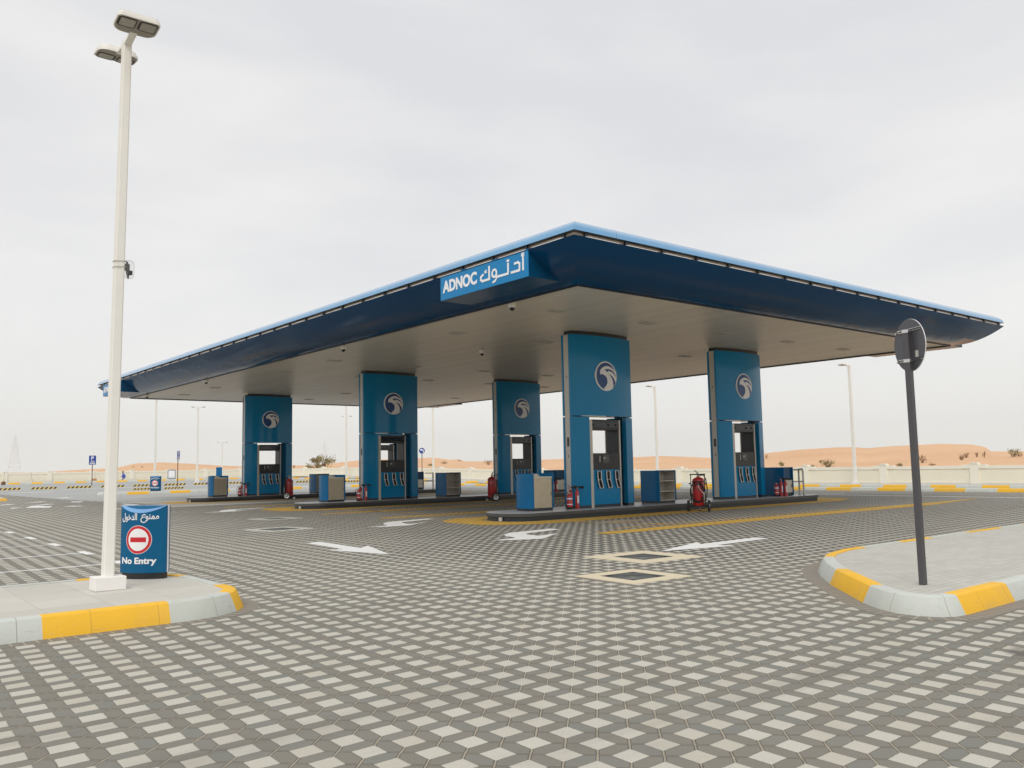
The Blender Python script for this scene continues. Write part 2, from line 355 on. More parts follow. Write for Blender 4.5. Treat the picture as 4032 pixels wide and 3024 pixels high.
M_islandfill = tile_mat('grey_block_paving', (.54, .53, .475), .2, .1, .008, amt=.6, stain=.14)
M_slabfill = tile_mat('pale_concrete_slabs', (.57, .55, .49), .6, .6, .006, amt=.3, off=0, stain=.07)
M_sidewalk = tile_mat('sidewalk_slabs', (.50, .50, .48), .4, .4, .01, amt=.3, off=0)
M_ceilp = tile_mat('ceiling_panels', (.64, .595, .515), .3, 30, .003, (.4, .36, .3), .1, rough=.38, off=0, stain=.03)
M_conc = mat('apron_concrete', (.40, .37, .32), .85, 0, .14, 1.2)
M_concw = mat('pale_concrete', (.56, .55, .51), .85, 0, .10, 2)

# ------------------------------------------------------------------ ground, desert, paving
def grid_sheet(name, xs, ys, zf, m, zo=0):
    bm = B(); V = [[bm.verts.new((x, y, zf(x, y)+zo)) for y in ys] for x in xs]
    for i in range(len(xs)-1):
        for j in range(len(ys)-1): bm.faces.new((V[i][j], V[i+1][j], V[i+1][j+1], V[i][j+1]))
    o = obj(name, bm, m, smooth='keep'); o.data.polygons.foreach_set('use_smooth', [True]*len(o.data.polygons)); return tag(o, kind='structure')
fr = lambda a, b, n: [a+(b-a)*i/n for i in range(n+1)]
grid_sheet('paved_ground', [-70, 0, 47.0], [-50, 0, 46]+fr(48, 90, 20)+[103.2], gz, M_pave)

# skyline of the dunes: azimuth (deg) -> tangent of elevation seen from 1.5 m
SKY = [(0, .010), (8, .012), (14, .008), (20.1, .0052), (21.77, .006), (22.02, .0105), (22.66, .0134), (24.39, .015), (27.18, .0136), (28.48, .012), (29.05, .0134), (30.08, .0138), (32.34, .0123), (34.43, .0092), (37.84, .005), (39.46, .007), (41.09, .0085), (42.74, .0076), (47.77, .0072), (52.12, .006), (53.99, .0066), (54.53, .0093), (54.99, .0087), (56.08, .0116), (57.08, .0112), (60.85, .0099), (61.84, .0084), (62.81, .0067), (63.94, .0048), (65.17, .0054), (68.34, .0053), (69.86, .0069), (71.2, .0089), (72.98, .011), (74.56, .0101), (75.4, .0063), (76.37, .0053), (77.72, .0044), (79.83, .0023), (81.6, .0029), (84, .001), (95, .001), (110, .004)]
def lerp_tab(t, x):
    if x <= t[0][0]: return t[0][1]
    for (a, b), (c, d) in zip(t, t[1:]):
        if x <= c: return b+(d-b)*(x-a)/(c-a)
    return t[-1][1]
def ridge(az): return lerp_tab([(0, 100), (20, 115), (34, 135), (45, 170), (60, 210), (75, 240), (90, 300)], az)
def terr(x, y):
    r = math.hypot(x, y); az = math.degrees(math.atan2(y, x))
    inside = max(x-47.6, y-103.6)
    if inside < 0 or az > 105 or az < -5: return min(gz(x, y)-.25, 0-.25) if inside < 0 else -.1
    Rr = ridge(az); zr = 1.5+lerp_tab(SKY, az)*Rr
    base = gz(47, min(y, 100))*.8
    if r > Rr: return zr-(zr+.2)*smoothstep((r-Rr)/70)
    r0 = r-max(inside, 0)*1.0
    t = min(1, max(0, (r-r0*.98)/(Rr-r0*.98+.01)))
    prof = smoothstep(t*.55+.06*math.sin(t*9+az*.3))*1.0
    k = smoothstep(t)
    z = base+(zr-base)*min(1, .42*t+.58*k)
    n = noise.noise(Vector((x*.035, y*.035, 3)))*.9+noise.noise(Vector((x*.12, y*.12, 1)))*.22
    return z+n*math.sin(PI*t)*.55
bm = B(); azs = fr(-40, 14, 9)[:-1]+fr(14, 86, 288)+fr(88, 140, 14); rs = fr(46, 320, 160)+[360, 420, 520, 700, 1100, 2000, 5000]
V = [[bm.verts.new((r*math.cos(R(a)), r*math.sin(R(a)), terr(r*math.cos(R(a)), r*math.sin(R(a))))) for r in rs] for a in azs]
for i in range(len(azs)-1):
    for j in range(len(rs)-1): bm.faces.new((V[i][j], V[i+1][j], V[i+1][j+1], V[i][j+1]))
ms = bpy.data.materials.new('desert_sand'); ms.use_nodes = True; nt = ms.node_tree; p = nt.nodes['Principled BSDF']
geo = node(nt, 'ShaderNodeNewGeometry')
a_ = nz(nt, geo.outputs['Position'], .06, 5); b_ = nz(nt, geo.outputs['Position'], .9, 6); mpn = node(nt, 'ShaderNodeMapping'); mpn.inputs['Scale'].default_value = (.5, 2.5, 4); nt.links.new(geo.outputs['Position'], mpn.inputs[0]); c_ = nz(nt, mpn.outputs[0], .5, 6)
c = mixc(nt, ramp2(nt, a_, .3, .7), (.66, .40, .225), (.74, .475, .285)); c = mixc(nt, ramp2(nt, b_, .5, .8, 0, .25), c, (.55, .32, .17)); c = mixc(nt, ramp2(nt, c_, .5, .75, 0, .3), c, (.60, .355, .19))
nt.links.new(c, p.inputs['Base Color']); p.inputs['Roughness'].default_value = .95
bp = node(nt, 'ShaderNodeBump'); bp.inputs['Distance'].default_value = .25; nt.links.new(c_, bp.inputs['Height']); nt.links.new(bp.outputs[0], p.inputs['Normal'])
o = obj('sand_dunes', bm, ms, smooth='keep'); o.data.polygons.foreach_set('use_smooth', [True]*len(o.data.polygons)); tag(o, kind='structure')
bm = B(); vs = [bm.verts.new((x, y, -.9)) for x, y in ((-5000, -5000), (5000, -5000), (5000, 5000), (-5000, 5000))]; bm.faces.new(vs)
tag(obj('sand_plain', bm, ms), kind='structure')

# flat marks laid on the paving
def mark(name, polys, m, z=.004):
    bm = B()
    for P in polys:
        bm.faces.new([bm.verts.new((x, y, gz(x, y)+z)) for x, y in P])
    for f in bm.faces:
        f.normal_update()
        if f.normal.z < 0: f.normal_flip()
    return tag(obj(name, bm, m, smooth='keep'), kind='structure')
def rect(x0, x1, y0, y1): return [(x0, y0), (x1, y0), (x1, y1), (x0, y1)]
T1 = [(13.72, 15.47), (13.68, 15.06), (12.64, 14.86), (12.41, 14.8), (12.24, 14.58), (12.17, 14.15), (12.25, 14.12), (12.89, 14.28), (11.71, 13.45), (11.23, 13.66), (10.78, 13.95), (11.52, 14.07), (11.67, 14.62), (11.86, 14.9), (12.25, 15.23), (12.83, 15.3)]
T2 = [(14.14, 21.44), (14.25, 21.12), (13.06, 20.73), (12.78, 20.6), (12.61, 20.26), (12.55, 19.92), (12.75, 19.9), (13.46, 20.28), (12.25, 19.37), (11.64, 19.37), (11.14, 19.67), (11.9, 19.86), (12.01, 20.31), (12.32, 20.8), (12.69, 21.12), (13.4, 21.28)]
T3 = [(x+.1, y+12.42-.12) for x, y in T2]
for P in (T1, T2, T3): mark('painted_turn_arrow', [P], M_paint)
mark('painted_arrow', [[(8.3, 16.6), (8.18, 14.66), (8.51, 14.98), (7.91, 13.17), (7.53, 14.81), (7.83, 14.71), (7.95, 16.5)]], M_paint)
mark('painted_arrow', [[(11.33, 9.96), (13.01, 10.53), (12.81, 10.25), (14.59, 10.32), (14.54, 9.98), (12.83, 9.9), (12.94, 9.57)]], M_paint)
for y in (15.5, 18.0, 20.7, 23.3, 26.1):
    mark('parking_bay_line', [rect(-2, 4.05, y-.05, y+.05), [(4.05, y-.42), (4.2, y-.42), (4.2, y+.42), (4.05, y+.42)]], M_paint)
ISY = (18.81, 31.23, 43.65)
# yellow hatch bands round each island
for k, yc in enumerate(ISY):
    outer = [(13.45, yc-1.0), (13.9, yc-1.55), (14.7, yc-1.95), (17, yc-1.98), (29.5, yc-1.75), (31.6, yc-.95), (31.6, yc+.9), (29.5, yc+1.75), (14.7, yc+1.95), (13.9, yc+1.5), (13.45, yc+.6)]
    inner = [(14.6, yc-.3), (14.75, yc-.75), (15.2, yc-.98), (17, yc-.98), (29.25, yc-.98), (29.37, yc-.8), (29.37, yc+.8), (29.25, yc+.98), (15.2, yc+.98), (14.75, yc+.75), (14.6, yc+.3)]
    n = len(outer); mark('yellow_island_border', [[outer[i], outer[(i+1) % n], inner[(i+1) % n], inner[i]] for i in range(n)], M_payel)
for y0, y1, s in ((13.15, 13.82, 1), (22.55, 23.2, -1), (26.4, 27.05, 1), (35.3, 35.9, -1)):
    yt = y1+.38 if s > 0 else y0-.38; ya, yb = (y0, y1)
    mark('yellow_lane_strip', [[(13.35, ya+.05), (14.2, ya), (28.5, ya), (33.5, (ya+yb)/2+.35*s), (26.6, yb+.1), (17.3, yb), (13.45, yb-.15)]], M_payel)
    mark('yellow_lane_line', [rect(14.6, 27, yt-.05, yt+.05)], M_payel)
mark('yellow_lane_line', [[(15.6, 16.72), (15.75, 16.8), (16.6, 14.25), (16.45, 14.25)], [(15.7, 24.0), (15.85, 24.0), (15.3, 29.2), (15.15, 29.2)]], M_payel)
M_stain = mat('dusty_stain', (.36, .29, .20), .9)
mark('dust_patch', [[(16.6+.9*math.cos(a*.35)*(1+.2*math.sin(a*2.1)), 15.9+.32*math.sin(a*.35)*(1+.2*math.cos(a*1.7))) for a in range(18)]], M_stain, .0045)
# far painted marks on the left
mark('painted_line', [[(7.7, 45.0), (8.3, 47.0), (8.7, 47.3), (8.75, 46.0), (9.0, 45.9), (8.5, 43.9)], [(11, 56.6), (13.0, 58.5), (13.2, 58.1), (11.3, 56.3)], [(10.7, 50.3), (11.0, 51.2), (11.5, 50.9), (11.1, 49.9)], [(11.3, 43.3), (11.9, 44.2), (12.3, 43.3), (11.8, 42.6)], [(9.2, 44.6), (9.7, 45.2), (10.1, 44.4), (9.6, 44)],
    [(8.2, 47.5), (9.4, 49.2), (9.7, 48.6)], [(7.0, 44.4), (7.3, 45.8), (7.7, 45.6)], [(6.9, 49.5), (8, 51), (8.2, 50.4)], [(8.7, 51.5), (9.8, 53), (10, 52.4)]], M_paint)
mark('painted_line', [rect(10.6, 13.2, 67.4, 67.7), rect(14.9, 21.5, 71.9, 72.15), rect(14.5, 16.2, 65.2, 65.5), rect(17, 18.4, 63.9, 64.2), rect(12.2, 14.2, 62.6, 62.85), rect(22, 29, 71.9, 72.15), rect(20.2, 27.5, 54, 54.2), rect(27, 36, 50.5, 50.7)], M_paint)
mark('painted_line', [rect(34.3, 34.5, 12, 24.5), rect(35.6, 35.8, 20.5, 33), rect(36.3, 36.45, 30, 44)], M_paint)
# pale concrete round the far island
def slab(name, x0, x1, y0, y1, m, z): return mark(name, [[(x0, y0), (x1, y0), (x1, y1), (x0, y1)]], m, z)
slab('concrete_apron', 12.6, 41, 39.6, 46.5, M_conc, .0025)
slab('pale_concrete_strip', 9.9, 38, 38.5, 39.5, M_concw, .003)
slab('pale_concrete_strip', 12, 38, 45.2, 46.3, M_concw, .0065)
M_asph = mat('far_grey_road', (.38, .385, .375), .9, 0, .12, .5)
bm = B(); ys = fr(46.6, 96.5, 24); xs = [5, 20, 39.3]
V = [[bm.verts.new((x if not (x == 5) else 12.5-(y-46.6)*.15, y, gz(x, y)+.004)) for y in ys] for x in xs]
for i in range(2):
    for j in range(len(ys)-1): bm.faces.new((V[i][j], V[i+1][j], V[i+1][j+1], V[i][j+1]))
tag(obj('far_road', bm, M_asph, smooth='keep'), kind='structure')

# ------------------------------------------------------------------ kerbs
def kerb(name, path, cols, h=.2, closed=False, fill=None, zf=gz, wtop=.15, batter=.07, course=None):
    """path runs with the inside on its left; cols = list of (length, 'y'/'w')"""
    # resample at colour breaks
    pts = [Vector((x, y)) for x, y in path]; cum = [0]
    for a, b in zip(pts, pts[1:]): cum.append(cum[-1]+(b-a).length)
    brk = []; s = 0; i = 0
    if isinstance(cols, dict):      # colour changes at given points of the path
        def near(q):
            best = (9e9, 0)
            for k in range(len(pts)-1):
                d = pts[k+1]-pts[k]; t_ = min(1, max(0, (Vector(q)-pts[k]).dot(d)/d.length_squared)); dd = (pts[k]+d*t_-Vector(q)).length
                if dd < best[0]: best = (dd, cum[k]+t_*d.length)
            return best[1]
        brk = [near(q) for q in cols['at']]+[cum[-1]+1]; cols = [(0, c_) for c_ in (cols['first']+('w' if cols['first'] == 'y' else 'y'))*len(brk)]
    while not brk or (s < cum[-1] and brk[-1] < cum[-1]):
        s += cols[i % len(cols)][0]; brk.append(s); i += 1
    allS = sorted(set(cum+[b for b in brk if b < cum[-1]]+[cum[-1]*k/60 for k in range(61)]))
    def at(s):
        for k in range(len(cum)-1):
            if s <= cum[k+1]+1e-9: return pts[k].lerp(pts[k+1], (s-cum[k])/(cum[k+1]-cum[k]))
        return pts[-1]
    Q = [at(s) for s in allS]; nrm = []
    for k in range(len(Q)):
        a = at(max(0, allS[k]-.12)); b = at(min(cum[-1], allS[k]+.12)); d = (b-a).normalized(); nrm.append(Vector((-d.y, d.x)))
    prof = [(0, -.05), (0, 0), (batter, h-.035), (batter+.012, h-.012), (batter+.035, h), (batter+wtop, h), (batter+wtop, h-.03)]
    bm = B(); uv = bm.loops.layers.uv.new('UVMap'); rings = []
    for q, nv in zip(Q, nrm): rings.append([bm.verts.new((q.x+nv.x*i_, q.y+nv.y*i_, zf(q.x, q.y)+z_)) for i_, z_ in prof])
    for k in range(len(Q)-1):
        sm = (allS[k]+allS[k+1])/2; ci = 0
        for j_, b_ in enumerate(brk):
            if sm < b_: ci = j_; break
        c_ = cols[ci % len(cols)][1]
        for j in range(len(prof)-1):
            f = bm.faces.new((rings[k][j], rings[k+1][j], rings[k+1][j+1], rings[k][j+1])); f.material_index = 1 if c_ == 'y' else 0
            for lp, (ss, jj) in zip(f.loops, ((allS[k], j), (allS[k+1], j), (allS[k+1], j+1), (allS[k], j+1))): lp[uv].uv = (ss, jj*.1)
    for e in (rings[0], rings[-1]): bm.faces.new(e)
    o = obj(name, bm, mats=[M_kw, M_ky]); o.data.polygons.foreach_set('use_smooth', [True]*len(o.data.polygons))
    try: o.data.set_sharp_from_angle(angle=R(30))
    except Exception: pass
    tag(o, kind='structure')
    if fill:
        bm = B(); inn = [(q.x+nv.x*(batter+wtop-.01), q.y+nv.y*(batter+wtop-.01)) for q, nv in zip(Q, nrm)]
        bm.faces.new([bm.verts.new((x, y, zf(x, y)+h-.012)) for x, y in inn]); tag(obj(name.replace('kerb', 'island_top'), bm, fill), kind='structure')
    if course:
        bm = B(); uv = bm.loops.layers.uv.new('UVMap'); a = [bm.verts.new((q.x-nv.x*course, q.y-nv.y*course, zf(q.x, q.y)+.0018)) for q, nv in zip(Q, nrm)]; b = [bm.verts.new((q.x+nv.x*.01, q.y+nv.y*.01, zf(q.x, q.y)+.0018)) for q, nv in zip(Q, nrm)]
        for k in range(len(Q)-1):
            f = bm.faces.new((a[k], a[k+1], b[k+1], b[k]))
            for lp, (ss, vv) in zip(f.loops, ((allS[k], 0), (allS[k+1], 0), (allS[k+1], 1), (allS[k], 1))): lp[uv].uv = (ss, vv)
        tag(obj('edge_course_paving', bm, M_course), kind='structure')
    return o
def arc(cx, cy, r, a0, a1, n=10): return [(cx+r*math.cos(R(a0+(a1-a0)*i/n)), cy+r*math.sin(R(a0+(a1-a0)*i/n))) for i in range(n+1)]
# left peninsula
Lp = [(-14, 8.96)]+arc(3.0, 9.82, .88, -90, 0, 12)+[(3.88, 10.6)]+arc(2.98, 11.05, .90, 0, 90, 12)[1:]+[(-14, 11.95)]
kerb('kerb', Lp, dict(first='w', at=[(-3.1, 8.96), (-1.95, 8.96), (-.65, 8.96), (.5, 8.96), (1.71, 8.96), (2.85, 8.96), (3.62, 9.2), (3.88, 9.98), (3.86, 11.25), (3.2, 11.95)]) if 0 else dict(first='w', at=[(1.71, 8.96), (2.85, 8.96), (3.62, 9.2), (3.88, 9.98), (3.84, 11.2), (2.6, 11.95)]), h=.2, fill=M_slabfill, course=.17)
# right island
Rp = [(34, 7.05), (12.6, 7.05), (11.9, 7.02), (11.2, 6.85), (10.7, 6.6), (10.2, 6.25), (9.61, 5.76), (8.62, 4.80)]+[(8.4, 4.53), (8.27, 4.27), (8.27, 4.05), (8.35, 3.88), (8.5, 3.79), (8.66, 3.765)]+[(34, 3.77)]
tot = 0
kerb('kerb', Rp, dict(first='w', at=[(19.8, 7.05), (18.54, 7.05), (17.4, 7.05), (16.0, 7.05), (14.6, 7.05), (13.55, 7.05), (12.4, 7.05), (10.8, 6.63), (9.68, 5.81), (8.64, 4.82), (8.63, 3.765), (9.78, 3.77), (11.0, 3.77), (12.2, 3.77)]), h=.185, fill=M_islandfill, course=.2)
# far kerbs
kerb('kerb', [(14.3, 60.0), (14.3, 58.6), (44, 58.6)], [(2.9, 'w'), (1.35, 'y'), (1.33, 'w'), (1.35, 'y'), (1.33, 'w')]+[(1.35, 'y'), (1.33, 'w')]*10, h=.17, wtop=.5)
kerb('kerb', [(2, 55.4), (8.6, 55.4), (8.6, 57.2)], [(5.9, 'w'), (.9, 'y'), (2, 'w')], h=.16, wtop=.5)
slab('far_walkway', 14.6, 44, 59.3, 60.6, M_sidewalk, .155)
kerb('kerb', [(2, 96.5), (46, 96.5)], [(1.0, 'w'), (1.0, 'y')], h=.17, wtop=.3)
kerb('kerb', [(39.5, 92), (39.5, -10)][::-1], [(1.37, 'y'), (1.32, 'w')], h=.15, wtop=.35, batter=.05) if 0 else None
kerb('kerb', [(39.5, 92), (39.5, -12)], [(1.33, 'w'), (1.35, 'y')], h=.15, wtop=.5, batter=.04)
kerb('kerb', [(44.4, 92), (44.4, -12)], [(1.25, 'w'), (1.25, 'y')], h=.15, wtop=.2, batter=.04)
def slabgrid(name, xs, ys, m, zo): return grid_sheet(name, xs, ys, gz, m, zo)
slabgrid('sidewalk', [44.6, 47.05], [-12, 46]+fr(48, 90, 14)+[103], M_sidewalk, .14)
slabgrid('sidewalk', [2, 47.0], [96.8, 103.1], M_sidewalk, .15)

# ------------------------------------------------------------------ boundary walls
M_wall = mat('cream_render', (.84, .79, .64), .85, 0, .05, 1.5, bump=.004, bs=8)
M_wallcap = mat('cream_cap', (.86, .82, .70), .8, 0, .04, 2)
def wall_run(label, p0, p1, piers, h, thick=.2, width=1.0):
    t = thing('boundary_wall', label, 'wall', (0, 0, 0))
    p0 = Vector(p0); p1 = Vector(p1); d = (p1-p0).normalized(); nv = Vector((-d.y, d.x)); Ln = (p1-p0).length
    ss = sorted(set([0, Ln]+[k*3 for k in range(int(Ln/3))]))
    def strip(bm, s0, s1, o0, o1, za, zb):
        n = max(1, int((s1-s0)/4)); seg = fr(s0, s1, n); prev = None
        for s in seg:
            q = p0+d*s; g = gz(q.x, q.y)
            ring = [bm.verts.new((*(q+nv*oo), g+zz)) for oo, zz in ((o0, za), (o1, za), (o1, zb), (o0, zb))]
            if prev:
                for j in range(4): bm.faces.new((prev[j], ring[j], ring[(j+1) % 4], prev[(j+1) % 4]))
            else: bm.faces.new(ring[::-1])
            prev = ring
        bm.faces.new(prev)
    bm = B(); strip(bm, 0, Ln, -.07, .07, -.3, h-.16); obj('wall_panel', bm, M_wall, t)
    bm = B(); strip(bm, 0, Ln, -.105, .105, h-.16, h); obj('coping', bm, M_wallcap, t)
    bm = B(); strip(bm, 0, Ln, -.10, .10, -.3, .22); obj('plinth', bm, M_wallcap, t)
    for s in piers:
        bm = B(); strip(bm, s-.22, s+.22, -.16, .16, -.3, h+.10); strip(bm, s-.62, s+.62, -.125, .125, h-.14, h+.055); strip(bm, s-.17, s+.17, -.19, .19, h+.10, h+.17)
        obj('pier', bm, M_wallcap, t)
    return t
wall_run('long cream boundary wall with stepped piers in front of the dunes on the right', (47.2, -14), (47.2, 103.4), [19.66+14+4.93*k for k in range(-6, 17)], 1.08)
wall_run('low cream boundary wall across the back of the car park', (47.2, 103.4), (-10, 103.4), [47.2-x for x in (19.9-8.4, 15.7, 19.9, 24.1, 28.3, 32.4, 36.7, 41)]+[51.6], 1.12)

# ------------------------------------------------------------------ canopy
X0, Y0, X1, Y1 = 11.79, 12.36, 32.85, 49.92; ZU, ZL, IN, ZC = 6.268, 6.158, 1.314, 5.536
canopy = thing('station_canopy', 'large blue fuel station canopy with curved glossy edges and beige ceiling', 'canopy', (0, 0, 0))
def sweep(prof, close=False):
    bm = B(); uv = bm.loops.layers.uv.new('UVMap'); cs = []
    for (i_, z_) in prof: cs.append([(X0+i_, Y0+i_, z_), (X1-i_, Y0+i_, z_), (X1-i_, Y1-i_, z_), (X0+i_, Y1-i_, z_)])
    for e in range(4):
        a3 = Vector(cs[0][e]); b3 = Vector(cs[0][(e+1) % 4]); Ln = (b3-a3).length; n = int(Ln/1.2)
        rows = [[Vector(c[e]).lerp(Vector(c[(e+1) % 4]), k/n) for k in range(n+1)] for c in cs]
        VV = [[bm.verts.new(q) for q in r] for r in rows]; acc = [0]
        for q in range(len(prof)-1): acc.append(acc[-1]+math.hypot(prof[q+1][0]-prof[q][0], prof[q+1][1]-prof[q][1]))
        for q in range(len(prof)-1):
            for k in range(n):
                f = bm.faces.new((VV[q][k], VV[q][k+1], VV[q+1][k+1], VV[q+1][k]))
                for lp, (kk, qq) in zip(f.loops, ((k, q), (k+1, q), (k+1, q+1), (k, q+1))): lp[uv].uv = (kk, acc[qq])
    bmesh.ops.remove_doubles(bm, verts=bm.verts, dist=1e-4)
    return bm
def fascia_mat(name, col, bumpd, coat):
    m = bpy.data.materials.new(name); m.use_nodes = True; nt = m.node_tree; p = nt.nodes['Principled BSDF']
    tcn = node(nt, 'ShaderNodeTexCoord'); sp = node(nt, 'ShaderNodeSeparateXYZ'); nt.links.new(tcn.outputs['UV'], sp.inputs[0])
    fl = mth(nt, 'ADD', sp.outputs[0], .5); u = mth(nt, 'ABSOLUTE', mth(nt, 'SUBTRACT', mth(nt, 'FRACT', mth(nt, 'MULTIPLY', fl, .333)), .5))
    line = mth(nt, 'LESS_THAN', u, .002)
    wn = node(nt, 'ShaderNodeTexWhiteNoise', noise_dimensions='1D'); nt.links.new(mth(nt, 'FLOOR', mth(nt, 'ADD', mth(nt, 'MULTIPLY', fl, .333), .5)), wn.inputs['W'])
    n = nz(nt, tcn.outputs['Object'], .7, 5)
    c = mixc(nt, n, tuple(k*.9 for k in col), tuple(k*1.1 for k in col)); c = mixc(nt, mth(nt, 'MULTIPLY', wn.outputs[0], .12), c, tuple(k*.7 for k in col))
    c = mixc(nt, mth(nt, 'MULTIPLY', line, .6), c, (.01, .03, .06)); nt.links.new(c, p.inputs['Base Color'])
    p.inputs['Roughness'].default_value = .15; p.inputs['Coat Weight'].default_value = coat; p.inputs['Coat Roughness'].default_value = .06
    mpn = node(nt, 'ShaderNodeMapping'); mpn.inputs['Scale'].default_value = (1, 1, 3); nt.links.new(tcn.outputs['Object'], mpn.inputs[0])
    h = nz(nt, mpn.outputs[0], .8, 2); bp = node(nt, 'ShaderNodeBump'); bp.inputs['Distance'].default_value = bumpd; bp.inputs['Strength'].default_value = .6; nt.links.new(h, bp.inputs['Height']); nt.links.new(bp.outputs[0], p.inputs['Normal']); nt.links.new(bp.outputs[0], p.inputs['Coat Normal'])
    return m
M_fl = fascia_mat('canopy_lower_blue', (.0005, .050, .145), .03, 0); M_fl.node_tree.nodes['Principled BSDF'].inputs['Specular IOR Level'].default_value = .13
M_fu = fascia_mat('canopy_upper_sky_sheen', (.17, .40, .66), .010, .5); M_fu.node_tree.nodes['Principled BSDF'].inputs['Metallic'].default_value = .45  # same blue as the lower fascia; sky reflection put into the paler base
def outward(bm, sgn):
    for f in bm.faces:
        f.normal_update(); 
        if f.normal.z*sgn < 0: f.normal_flip()
prof = [(IN*t, ZL-(ZL-ZC+.02)*(1-(1-t)**2.0)) for t in fr(0, 1, 14)]
o = obj('lower_fascia', sweep(prof), M_fl, canopy, smooth='keep'); o.data.polygons.foreach_set('use_smooth', [True]*len(o.data.polygons)); o.data.set_sharp_from_angle(angle=R(30))
prof = [(1.15*(1-math.cos(PI/2*t)), ZU+.43*math.sin(PI/2*t)) for t in fr(.06, 1, 16)]; prof[0] = (0, ZU)
o = obj('upper_fascia', sweep(prof), M_fu, canopy, smooth='keep'); o.data.polygons.foreach_set('use_smooth', [True]*len(o.data.polygons)); o.data.set_sharp_from_angle(angle=R(30))
bm = B(); box(bm, X0+1.15, X1-1.15, Y0+1.15, Y1-1.15, ZU+.36, ZU+.428); obj('roof_deck', bm, M_strip, canopy)
obj('gap_soffit', sweep([(0.005, ZU-.004), (.30, ZU-.004)]), M_dark, canopy)
obj('gap_web', sweep([(.13, ZU), (.11, ZL+.05), (.09, ZL)]), M_gapmetal, canopy)
obj('gap_sill', sweep([(.004, ZL+.004), (.30, ZL+.004)]), M_gapmetal, canopy)
bm = B(); random.seed(3)
def edge_boxes(name, m, step, ln, i0, i1, z0, z1, jit=0, skip=0):
    for (ax, fixed, a, b, s) in ((0, Y0, X0, X1, 1), (0, Y1, X0, X1, -1), (1, X0, Y0, Y1, 1), (1, X1, Y0, Y1, -1)):
        q = a+.35
        while q+ln < b-.2:
            if random.random() >= skip:
                l2 = ln*(1-jit*random.random()); lo, hi = sorted((fixed+s*i0, fixed+s*i1)); bm = B()
                if ax == 0: box(bm, q, q+l2, lo, hi, z0, z1)
                else: box(bm, lo, hi, q, q+l2, z0, z1)
                obj(name, bm, m, canopy)
            q += step
bm.free()
edge_boxes('gap_bracket', M_dark, 1.2, .10, .05, .088, ZL+.006, ZU-.006)
edge_boxes('white_edge_strip', M_whitel, 1.2, 1.02, .012, .032, ZL+.006, ZL+.018, .12)
edge_boxes('light_channel', M_lens, 1.2, .75, .06, .085, ZL+.03, ZL+.062, .4, .2)
bm = B(); z = ZC; vs = [bm.verts.new(q) for q in ((X0+IN, Y0+IN, z), (X0+IN, Y1-IN, z), (X1-IN, Y1-IN, z), (X1-IN, Y0+IN, z))]; bm.faces.new(vs); obj('ceiling', bm, M_ceilp, canopy, smooth='keep')
bm = sweep([(IN, ZC-.022), (IN, ZC-.05), (IN+.03, ZC-.05), (IN+.03, ZC)]); obj('ceiling_trim', bm, M_black, canopy)
# fascia sign boxes with lettering
def arabic_brand(W, H, tk=.052):
    def q(u, v): return ((u-.5)*W, (v-.5)*H)
    polys = []
    def stroke(pts, t=tk):
        for a, b in zip(pts, pts[1:]):
            a = Vector(a); b = Vector(b); d = (b-a).normalized()*t/2; n = Vector((-d.y, d.x)); polys.append([tuple(a-d-n), tuple(b+d-n), tuple(b+d+n), tuple(a-d+n)])
    stroke([q(.948, .31), q(.948, .76)])
    stroke([q(.957, .815), q(.936, .81), q(.938, .87), q(.957, .885)], .03)
    stroke([q(.864, .60), q(.897, .61), q(.912, .55), q(.912, .31), q(.83, .31)])
    stroke([q(.7935, .66), q(.7935, .31), q(.668, .31)]); polys.append([q(.781, .74), q(.806, .74), q(.806, .82), q(.781, .82)])
    ring = [q(.645+.023*math.cos(a*PI/8), .47+.135*math.sin(a*PI/8)) for a in range(17)]; stroke(ring, .045)
    stroke([q(.668, .45), q(.668, .27), q(.655, .18), q(.632, .15)], .045)
    stroke([q(.589, .76), q(.589, .31), q(.512, .30), q(.494, .37), q(.496, .47), q(.518, .53)])
    stroke([q(.560, .60), q(.545, .585), q(.541, .64), q(.558, .67)], .026)
    bm = B()
    for k, P in enumerate(polys): plate(bm, P, -.004-.00015*k, .004)
    return bm
W, H = 3.35, .615
def canopy_sign(loc, rz, label, side):
    t = thing('fascia_sign', label, 'sign', loc, rz, 'signs boxed onto the canopy edge')
    bm = B(); prof = [(-W/2, 0), (W/2, 0)]
    vs = []
    for x in (-W/2, W/2): vs.append([bm.verts.new((x, y, z)) for y, z in ((0, -H/2), (1.36, -H/2), (1.36, -H/2+.03), (.62, -H/2+.24), (.0, H/2))])
    a, b = vs
    for i in range(5): bm.faces.new((a[i], a[(i+1) % 5], b[(i+1) % 5], b[i]))
    bm.faces.new(a[::-1]); bm.faces.new(b); obj('sign_box', bm, M_blued if side else M_blued, t)
    bm = B(); box(bm, -W/2+.004, W/2-.004, -.014, -.001, -H/2+.004, H/2-.004); f = obj('sign_face', bm, M_signblue, t)
    bm = text_bm('ADNOC', .5, .019, width=W*.415, ext=.01)
    zs = [v.co.z for v in bm.verts]; s = .49*H/(max(zs)-min(zs))
    for v in bm.verts: v.co.z = v.co.z*s+(.515-.5)*H; v.co.x += (.24-.5)*W; v.co.y -= .018
    obj('latin_lettering', bm, M_whitel, f)
    bm = arabic_brand(W, H)
    for v in bm.verts: v.co.y -= .018
    obj('arabic_lettering', bm, M_whitel, f)
    return t
zs_ = 5.875
canopy_sign((X0+.03, (13.83+17.18)/2, zs_), -PI/2, 'blue sign reading ADNOC in Latin and Arabic letters near the close corner of the canopy', 0)
canopy_sign((X0+.03, 47.1, zs_), -PI/2, 'blue ADNOC sign at the far left canopy end, behind the white lamp post', 0)
